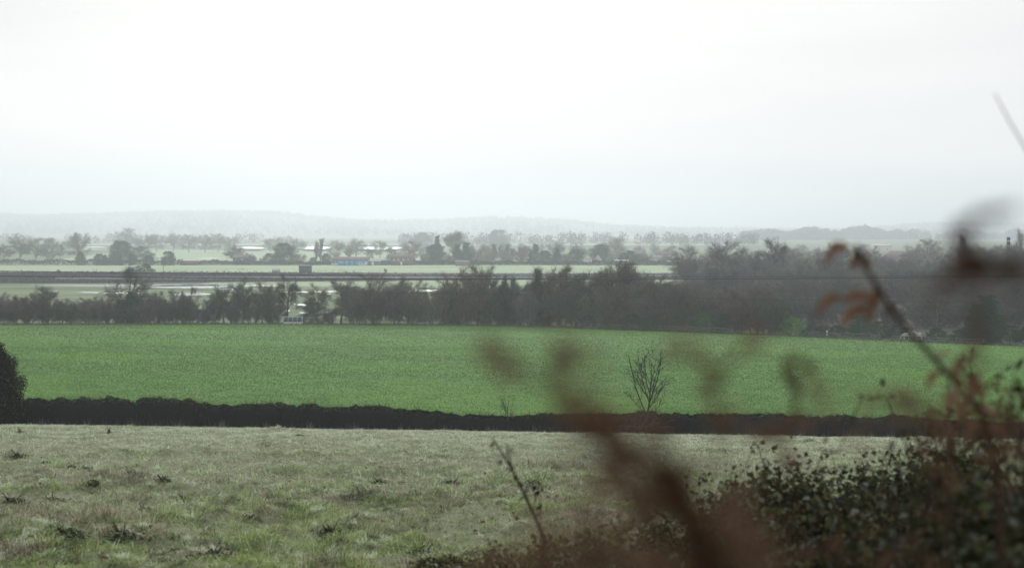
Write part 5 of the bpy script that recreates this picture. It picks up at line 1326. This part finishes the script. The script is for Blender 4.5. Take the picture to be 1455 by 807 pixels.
# ---------------------------------------------------------------- stems, dry leaves and bracken close by
def strips(L, seed=1):
    '''leaf-clad pinnae: each a line of small tufts'''
    r = random.Random(seed); o = []
    for pts, w, cov in L:
        for (a, b_) in zip(pts[:-1], pts[1:]):
            d = math.hypot(b_[0] - a[0], b_[1] - a[1]); k = max(int(d / (w * 0.35)), 1)
            for i in range(k):
                t = (i + r.random()) / k; st_ = cov >= 0.9; j = w * (0.14 if st_ else 0.28)
                o.append((a[0] + (b_[0] - a[0]) * t + r.gauss(0, j), a[1] + (b_[1] - a[1]) * t + r.gauss(0, j), w * 0.42 * r.uniform(0.5, 1.3), w * 0.36 * r.uniform(0.5, 1.3), cov * (r.uniform(0.8, 1.2) if st_ else r.uniform(0.3, 1.5))))
    return o
def bracken(label, Y, stalk, blobs, card_px=9, mat='bracken', rad=0.0011, cat='bracken', name='dead_bracken', seed=1, side=()):
    """a standing dead plant: stalk down to the ground and withered fronds of small curled leaflets"""
    g_ = np.random.default_rng(seed); base = P(stalk[0][0], stalk[0][1], Y); z0 = g(base[0], Y)
    e = empty(name, (base[0], Y, z0)); tag(e, label, cat, 'dead bracken near the viewer' if cat == 'bracken' else None)
    o3 = (base[0], Y, z0)
    sub = lambda p: (p[0] - o3[0], p[1] - o3[1], p[2] - o3[2])
    pts = [(0, 0, -0.02), (0.0, 0.02, (base[2] - z0) * 0.5)] + [sub(P(a, b_, Y)) for a, b_ in stalk]
    n_ = len(pts)
    MB().tube(pts, [rad * 1.5 - rad * 0.9 * i / (n_ - 1) for i in range(n_)], 7).build('stalk', M['stem'], e, smooth=True)
    for s_ in side:
        MB().tube([sub(P(a, b_, Y + 0.02 * i)) for i, (a, b_) in enumerate(s_)], [rad * 0.6, rad * 0.5] + [rad * 0.3] * (len(s_) - 2), 5).build('side_stalk', M['stem'], e)
    C = []; cs = card_px / F_PX * Y
    for (px, py, rx, ry, cov) in blobs:
        c = np.array(sub(P(px, py, Y))); sx_, sz_ = rx / F_PX * Y, ry / F_PX * Y
        n = int(cov * (2.5 + 1.6 * cov) * math.pi * rx * ry / (card_px ** 2 * 0.32))
        n = max(n, 12)
        # leaflets sit along short pinnae crossing the blob
        m = max(n // 9, 2); b0 = g_.normal(0, 0.45, (m, 3)) * np.array([sx_, sx_, sz_]); d0 = unit(g_.normal(size=(m, 3)) + np.array([0, 0, -0.3])) * np.array([sx_, sx_, sz_]) * 0.7
        i = g_.integers(0, m, n); t = g_.uniform(-1, 1, n)[:, None]
        C.append(c + b0[i] + d0[i] * t + g_.normal(0, cs * 0.35, (n, 3)))
    V, F = leaf_cards(np.concatenate(C), cs, g_, aspect=0.6, fold=0.8)
    link('frond', make_mesh('frond', V, [F]), M[mat], e)
    return e
bracken('very dark thick bracken stalk and fronds leaning left across the middle', 0.75, [(1030, 830), (1005, 780), (985, 730), (950, 680), (890, 630), (840, 600), (800, 572), (765, 545)],
        strips([([(800, 592), (832, 610), (872, 625), (920, 650)], 44, 1.0), ([(840, 590), (895, 598), (935, 612)], 30, .5),
                ([(900, 640), (945, 672), (970, 712), (992, 765), (1012, 840)], 76, 1.2), ([(945, 672), (975, 720), (1000, 780)], 44, 1.5), ([(1010, 740), (1050, 800), (1060, 830)], 50, .5), ([(930, 720), (950, 790)], 40, .5), ([(925, 625), (965, 650), (985, 690)], 34, .6)], 1), card_px=9, rad=0.0035, seed=1)
bracken('pale tan bracken frond spreading up and left of the dark stalk over the crop', 0.72, [(960, 830), (935, 760), (905, 700), (870, 650), (830, 610), (800, 575), (765, 545), (730, 520)],
        strips([([(722, 510), (755, 520), (785, 540), (812, 575)], 66, .75), ([(700, 522), (730, 540), (765, 560)], 46, .3), ([(770, 560), (800, 590), (840, 605)], 64, .85), ([(826, 480), (842, 530), (838, 570)], 36, .5), ([(790, 470), (812, 500)], 26, .26),
                ([(850, 600), (900, 612), (940, 640)], 54, .85), ([(850, 640), (880, 680), (900, 715)], 66, .85), ([(820, 640), (800, 690)], 36, .25), ([(880, 700), (910, 760), (930, 820)], 66, .7), ([(1040, 700), (1075, 760), (1090, 830)], 50, .6)], 11), card_px=8, mat='bracken_pale', rad=0.0012, seed=21)
bracken('thin reddish-brown bracken haze low in the middle', 0.85, [(850, 830), (842, 780), (835, 730), (850, 690)],
        [(780, 770, 42, 30, .3), (835, 735, 44, 34, .34), (745, 795, 40, 22, .32), (865, 775, 50, 36, .36), (900, 735, 36, 30, .26), (820, 800, 50, 22, .55), (690, 800, 40, 16, .3), (855, 700, 30, 22, .3), (920, 800, 46, 30, .6), (775, 725, 26, 16, .3), (730, 775, 24, 14, .35), (870, 745, 30, 20, .4), (800, 770, 30, 20, .4)], card_px=8, mat='bracken_pale', seed=2)
bracken('upright brown bracken right of the dark stalk', 0.75, [(1075, 830), (1062, 760), (1050, 710), (1045, 680)],
        [(1060, 790, 36, 36, .5), (1052, 740, 32, 34, .42), (1040, 700, 26, 24, .3), (1090, 800, 32, 24, .36)], card_px=9, mat='bracken_pale', seed=3)
bracken('tan forked bracken frond spread against the green crop', 0.9, [(1030, 820), (1025, 700), (1022, 620), (1016, 560), (1030, 520), (1060, 488)],
        strips([([(1024, 625), (1018, 570), (1012, 540)], 26, .6), ([(1014, 550), (1000, 520), (985, 498), (950, 492)], 30, .42), ([(1016, 545), (1040, 510), (1070, 484), (1092, 468)], 26, .5), ([(1030, 600), (1045, 575)], 22, .3), ([(930, 500), (975, 484), (1010, 490)], 26, .3), ([(990, 560), (1010, 575)], 20, .2)], 4), card_px=7, mat='bracken_pale', seed=4, side=[[(1016, 555), (1000, 515), (960, 492)]])
bracken('small dark hooked bracken curl standing before the crop', 1.3, [(1118, 830), (1116, 700), (1112, 640), (1126, 590), (1134, 555), (1124, 530)],
        strips([([(1136, 562), (1130, 548), (1118, 534), (1114, 520), (1126, 510), (1142, 512), (1152, 522), (1148, 532)], 13, .95), ([(1122, 528), (1134, 556)], 15, 1.0), ([(1130, 575), (1122, 610)], 7, .5)], 5), card_px=6, seed=5)
bracken('reddish tan bracken frond lying across the hedge below the dark curl', 1.1, [(1122, 830), (1120, 700), (1118, 650), (1105, 612)],
        strips([([(1050, 626), (1085, 612), (1125, 598), (1150, 590)], 22, .62), ([(1100, 606), (1116, 632), (1118, 660)], 20, .6), ([(1160, 540), (1170, 565), (1172, 590)], 20, .34), ([(1150, 535), (1165, 545)], 14, .3)], 15), card_px=7, mat='bracken_pale', seed=25)
bracken('long drooping bracken frond in front of the right of the hedge', 1.0, [(1345, 820), (1342, 700), (1335, 620), (1310, 575), (1270, 560), (1225, 572)],
        [(1300, 572, 26, 14, .5), (1270, 562, 26, 14, .5), (1238, 566, 22, 11, .4), (1360, 560, 22, 14, .4), (1355, 585, 20, 14, .45), (1320, 590, 22, 16, .42), (1285, 595, 16, 28, .24), (1340, 575, 20, 10, .4), (1215, 620, 24, 34, .18), (1340, 620, 18, 20, .4), (1180, 580, 20, 8, .14)], card_px=8, mat='bracken_pale', seed=6)
bracken('large blurred bracken head dark against the sky at the right edge', 0.75, [(1640, 900), (1600, 700), (1540, 520), (1480, 410), (1430, 386), (1385, 380), (1370, 350), (1385, 315), (1425, 302)],
        strips([([(1352, 330), (1375, 314), (1410, 301), (1440, 300)], 15, .9), ([(1388, 312), (1415, 303)], 12, 1.0), ([(1366, 326), (1362, 352), (1372, 376), (1386, 392)], 32, 1.2), ([(1385, 345), (1392, 372)], 22, .7), ([(1332, 398), (1372, 388), (1420, 384), (1470, 380)], 26, 1.1),
                ([(1400, 372), (1455, 372)], 18, .8), ([(1345, 404), (1322, 424)], 22, .55), ([(1388, 395), (1386, 430), (1390, 470)], 16, .45), ([(1392, 470), (1378, 520)], 12, .3), ([(1420, 392), (1445, 402)], 16, .5)], 7), card_px=8, rad=0.002, seed=7)
bracken('brown bracken hanging over the dark bush at the right edge', 1.5, [(1430, 830), (1425, 740), (1415, 660), (1405, 610), (1420, 580)],
        [(1425, 640, 26, 14, .6), (1380, 625, 22, 14, .6), (1440, 600, 20, 14, .6), (1425, 590, 22, 10, .5), (1400, 612, 22, 14, .5), (1375, 600, 16, 10, .4), (1436, 628, 18, 16, .45), (1350, 680, 14, 24, .3), (1385, 650, 22, 14, .3), (1420, 690, 22, 16, .3), (1330, 720, 14, 14, .2)], card_px=9, seed=8)
bracken('low russet bracken in the lower right corner', 1.3, [(1265, 830), (1262, 790), (1258, 765)],
        [(1262, 795, 26, 14, .3), (1290, 775, 18, 14, .2), (1230, 750, 22, 14, .16), (1320, 798, 30, 12, .22)], card_px=9, seed=9)
bracken('thin russet bracken in the lower middle right', 1.6, [(1195, 830), (1190, 790), (1180, 760)],
        [(1185, 770, 22, 16, .3), (1150, 790, 20, 14, .3), (1215, 795, 20, 12, .3), (1320, 660, 12, 20, .25)], card_px=9, seed=10)

# leaning stem with curled rusty leaves
Ys = 2.2
st = empty('dry_stem', (P(1400, 600, Ys)[0], Ys, g(P(1400, 600, Ys)[0], Ys))); tag(st, 'leaning dry stem with curled rusty leaves crossing the fence and crop', 'plant')
o3 = tuple(st.location); sub = lambda p: (p[0] - o3[0], p[1] - o3[1], p[2] - o3[2])
path = [(1418, 660), (1396, 585), (1372, 556), (1345, 530), (1318, 498), (1292, 472), (1268, 440), (1245, 405), (1228, 378), (1217, 352)]
MB().tube([(0, 0, -0.02), (0.05, 0, 0.7)] + [sub(P(a, b_, Ys)) for a, b_ in path], [0.006, 0.0056, 0.0053, 0.005, 0.0048, 0.0046, 0.0044, 0.0042, 0.004, 0.0039, 0.0038, 0.0056], 9).build('stem', M['stem'], st, smooth=True)
def curl_leaf(name, a, b_, w, seed, bend=(0, 0.012, -0.02), mat='deadleaf', par=None, Yv=None, n=9):
    """a withered leaf strip, rolled along its length"""
    r = random.Random(seed); Yv = Yv or Ys
    A_ = np.array(sub(P(a[0], a[1], Yv))); B_ = np.array(sub(P(b_[0], b_[1], Yv))); M_ = MB(); W_ = w / F_PX * Yv
    ax = B_ - A_; L = np.linalg.norm(ax); ax /= L; up = np.cross(ax, [0, 1, 0]); up /= np.linalg.norm(up); dep = np.array([0, 1, 0.])
    rows = []
    for i in range(n + 1):
        t = i / n; c = A_ + (B_ - A_) * t + np.array(bend) * math.sin(math.pi * t) * 1.2
        hw = W_ * (math.sin(math.pi * min(max(t, 0.04), 0.97)) ** 0.7) * (0.8 + 0.35 * r.random()) / 2
        roll = 0.9 + 0.8 * math.sin(t * 3 + seed); row = []
        for k in range(7):
            s_ = (k - 3) / 3; an = s_ * (1.2 + roll * 0.5)
            row.append(tuple(c + up * math.sin(an) * hw + dep * (1 - math.cos(an)) * hw * 1.2 + np.array([r.gauss(0, 1), r.gauss(0, 1), r.gauss(0, 1)]) * hw * 0.07))
        rows.append(row)
    for row in rows: M_.v += row
    for i in range(n):
        for k in range(6): q = i * 7 + k; M_.q.append((q, q + 1, q + 8, q + 7))
    return M_.build(name, M[mat], par or st, smooth=True)
curl_leaf('leaf', (1212, 352), (1172, 378), 15, 1, (0, 0.01, 0.012)); curl_leaf('leaf', (1220, 346), (1214, 372), 14, 2); curl_leaf('leaf', (1232, 352), (1240, 366), 10, 3)
curl_leaf('leaf', (1252, 428), (1196, 430), 16, 4, (0, 0.01, 0.008)); curl_leaf('leaf', (1204, 426), (1160, 450), 14, 5, (0, 0.01, 0.012)); curl_leaf('leaf', (1250, 404), (1238, 444), 16, 6, (0.004, 0.01, 0))
curl_leaf('leaf', (1238, 434), (1196, 462), 17, 7, (0, 0.01, 0.004)); curl_leaf('leaf', (1246, 424), (1230, 442), 12, 8); curl_leaf('leaf', (1275, 436), (1256, 446), 13, 9, (0, 0.004, 0), 'bracken')
curl_leaf('leaf', (1345, 520), (1372, 498), 8, 10); curl_leaf('leaf', (1372, 540), (1400, 560), 10, 11, (0, 0.01, 0), 'bracken'); curl_leaf('leaf', (1380, 520), (1392, 495), 8, 12, (0, 0.01, 0), 'bracken')
for k_, (a_, b_, w_, m_) in enumerate([((1340, 528), (1318, 552), 13, 'deadleaf'), ((1352, 536), (1376, 516), 12, 'bracken_pale'), ((1366, 552), (1345, 582), 14, 'bracken_pale'), ((1380, 560), (1408, 548), 13, 'deadleaf'), ((1388, 575), (1360, 598), 13, 'bracken'), ((1392, 582), (1420, 592), 14, 'bracken_pale'), ((1400, 600), (1372, 622), 14, 'bracken'), ((1362, 545), (1366, 505), 10, 'bracken'), ((1330, 515), (1352, 502), 9, 'bracken_pale'), ((1404, 612), (1436, 616), 14, 'deadleaf'), ((1385, 566), (1396, 528), 11, 'bracken')]):
    curl_leaf('leaf', a_, b_, w_, 40 + k_, (0, 0.008, 0.004), m_)
# hanging seed twigs beside it
def leafy_twig(name, Yv, path, label, rad=0.003, leaf=0.03, step=2, mat='bramble', n=26, seed=1, cat='twig', tint=(0.8, 0.8, 0.7), side=()):
    b0 = P(path[0][0], path[0][1], Yv); z0 = g(b0[0], Yv); e = empty(name, (b0[0], Yv, z0)); tag(e, label, cat)
    f = lambda a, b_: tuple(np.array(P(a, b_, Yv)) - np.array([b0[0], Yv, z0]))
    pts = [(0, 0, -0.02), (0, 0.02, (b0[2] - z0) / 2)] + [f(a, b_) for a, b_ in path]
    k = len(pts); MB().tube(pts, [rad * (1.3 - 0.9 * i / (k - 1)) for i in range(k)], 7).build('stem', M['stem'] if mat != 'pale' else M['palestem'], e, smooth=True)
    for s_ in side: MB().tube([f(a, b_) for a, b_ in s_], [rad * 0.7] + [rad * 0.45] * (len(s_) - 1), 5).build('side_stem', M['stem'], e)
    if n:
        g_ = np.random.default_rng(seed); C = []
        allp = [f(a, b_) for a, b_ in path]; segs = [(allp[i], allp[i + 1]) for i in range(len(allp) - 1)]
        for s_ in side: q = [f(a, b_) for a, b_ in s_]; segs += [(q[i], q[i + 1]) for i in range(len(q) - 1)]
        for _ in range(n):
            a, b_ = segs[g_.integers(0, len(segs))]; t = g_.random(); C.append([a[j] * (1 - t) + b_[j] * t + g_.normal(0, leaf * 0.4) - (leaf * 0.4 if j == 2 else 0) for j in range(3)])
        V, F = leaf_cards(np.array(C), leaf, g_, up=-0.8, aspect=0.5)
        o = link('leaves', make_mesh('leaves', V, [F]), M[mat], e); o.color = (*tint, 1)
    return e
leafy_twig('leafy_twig', 4.2, [(1330, 640), (1350, 590), (1385, 555), (1420, 530), (1462, 508)], 'arching twig with small hanging dark leaves at the right edge above the bush', n=34, leaf=0.02, seed=3, side=[[(1385, 555), (1376, 520)], [(1350, 590), (1345, 545)], [(1420, 530), (1418, 560)]])
leafy_twig('leafy_twig', 3.6, [(1300, 760), (1340, 640), (1370, 590), (1410, 570), (1440, 575)], 'brownish twig bending over just above the dark bush', n=50, leaf=0.02, seed=4, mat='bracken', side=[[(1370, 590), (1352, 560)], [(1410, 570), (1430, 600)]])
leafy_twig('leafy_twig', 3.4, [(1440, 700), (1420, 620), (1392, 560), (1376, 520), (1380, 490)], 'tangled upright twig rising left of the arching one', n=60, leaf=0.018, seed=5, mat='bracken', side=[[(1392, 560), (1420, 540)], [(1400, 580), (1370, 575)], [(1385, 540), (1350, 525)]])
leafy_twig('leafy_twig', 2.8, [(1470, 700), (1455, 640), (1430, 600), (1400, 575), (1368, 562), (1340, 560)], 'brown-leaved twig lying over the top of the big dark bush', n=80, leaf=0.017, seed=14, mat='bracken', side=[[(1430, 600), (1440, 570), (1432, 548)], [(1400, 575), (1388, 600)], [(1455, 640), (1430, 630), (1400, 640)]])
leafy_twig('leafy_twig', 3.0, [(1350, 720), (1345, 660), (1352, 620), (1340, 590), (1320, 575)], 'brown-leaved twig rising at the left flank of the big dark bush', n=70, leaf=0.018, seed=15, mat='bracken', side=[[(1352, 620), (1372, 600)], [(1345, 660), (1320, 640), (1305, 622)]])
leafy_twig('leafy_twig', 3.3, [(1460, 640), (1448, 590), (1452, 560), (1440, 530)], 'dark-leaved twig upright at the extreme right edge', n=60, leaf=0.02, seed=16, side=[[(1448, 590), (1425, 578), (1405, 590)], [(1452, 560), (1470, 545)]])
leafy_twig('bare_twig', 5.6, [(772, 762), (757, 728), (744, 700), (736, 682), (726, 664), (712, 642), (699, 620)], 'thin bare twig leaning left in front of the pasture', rad=0.007, n=16, leaf=0.03, seed=6, side=[[(727, 666), (722, 645), (720, 630)], [(744, 702), (752, 690)]])
leafy_twig('small_weed', 8.5, [(768, 722), (765, 700), (764, 685)], 'small dark leafed weed stem right of the bare twig', n=26, leaf=0.04, seed=8, side=[[(766, 705), (755, 695)], [(765, 700), (778, 688)]])
leafy_twig('grey_stem', 2.9, [(1560, 460), (1520, 330), (1480, 248), (1455, 208), (1434, 172), (1420, 146), (1413, 133)], 'thin pale blurred stem against the sky in the upper right', rad=0.0026, n=0, mat='pale')

# ---------------------------------------------------------------- the haze in the valley
hz = MB().box((0, 5700, 26.0), (16000, 13200, 226.0)).build('haze', None)
hm_ = bpy.data.materials.new('haze'); hm_.use_nodes = True; nt = hm_.node_tree; nt.nodes.clear()
o = nt.nodes.new('ShaderNodeOutputMaterial'); v = nt.nodes.new('ShaderNodeVolumePrincipled')
v.inputs['Color'].default_value = (0.86, 0.925, 0.985, 1); v.inputs['Density'].default_value = 0.00034; v.inputs['Anisotropy'].default_value = 0.56
nt.links.new(v.outputs[0], o.inputs['Volume'])
hz.data.materials.append(hm_)
tag(hz, kind='stuff')
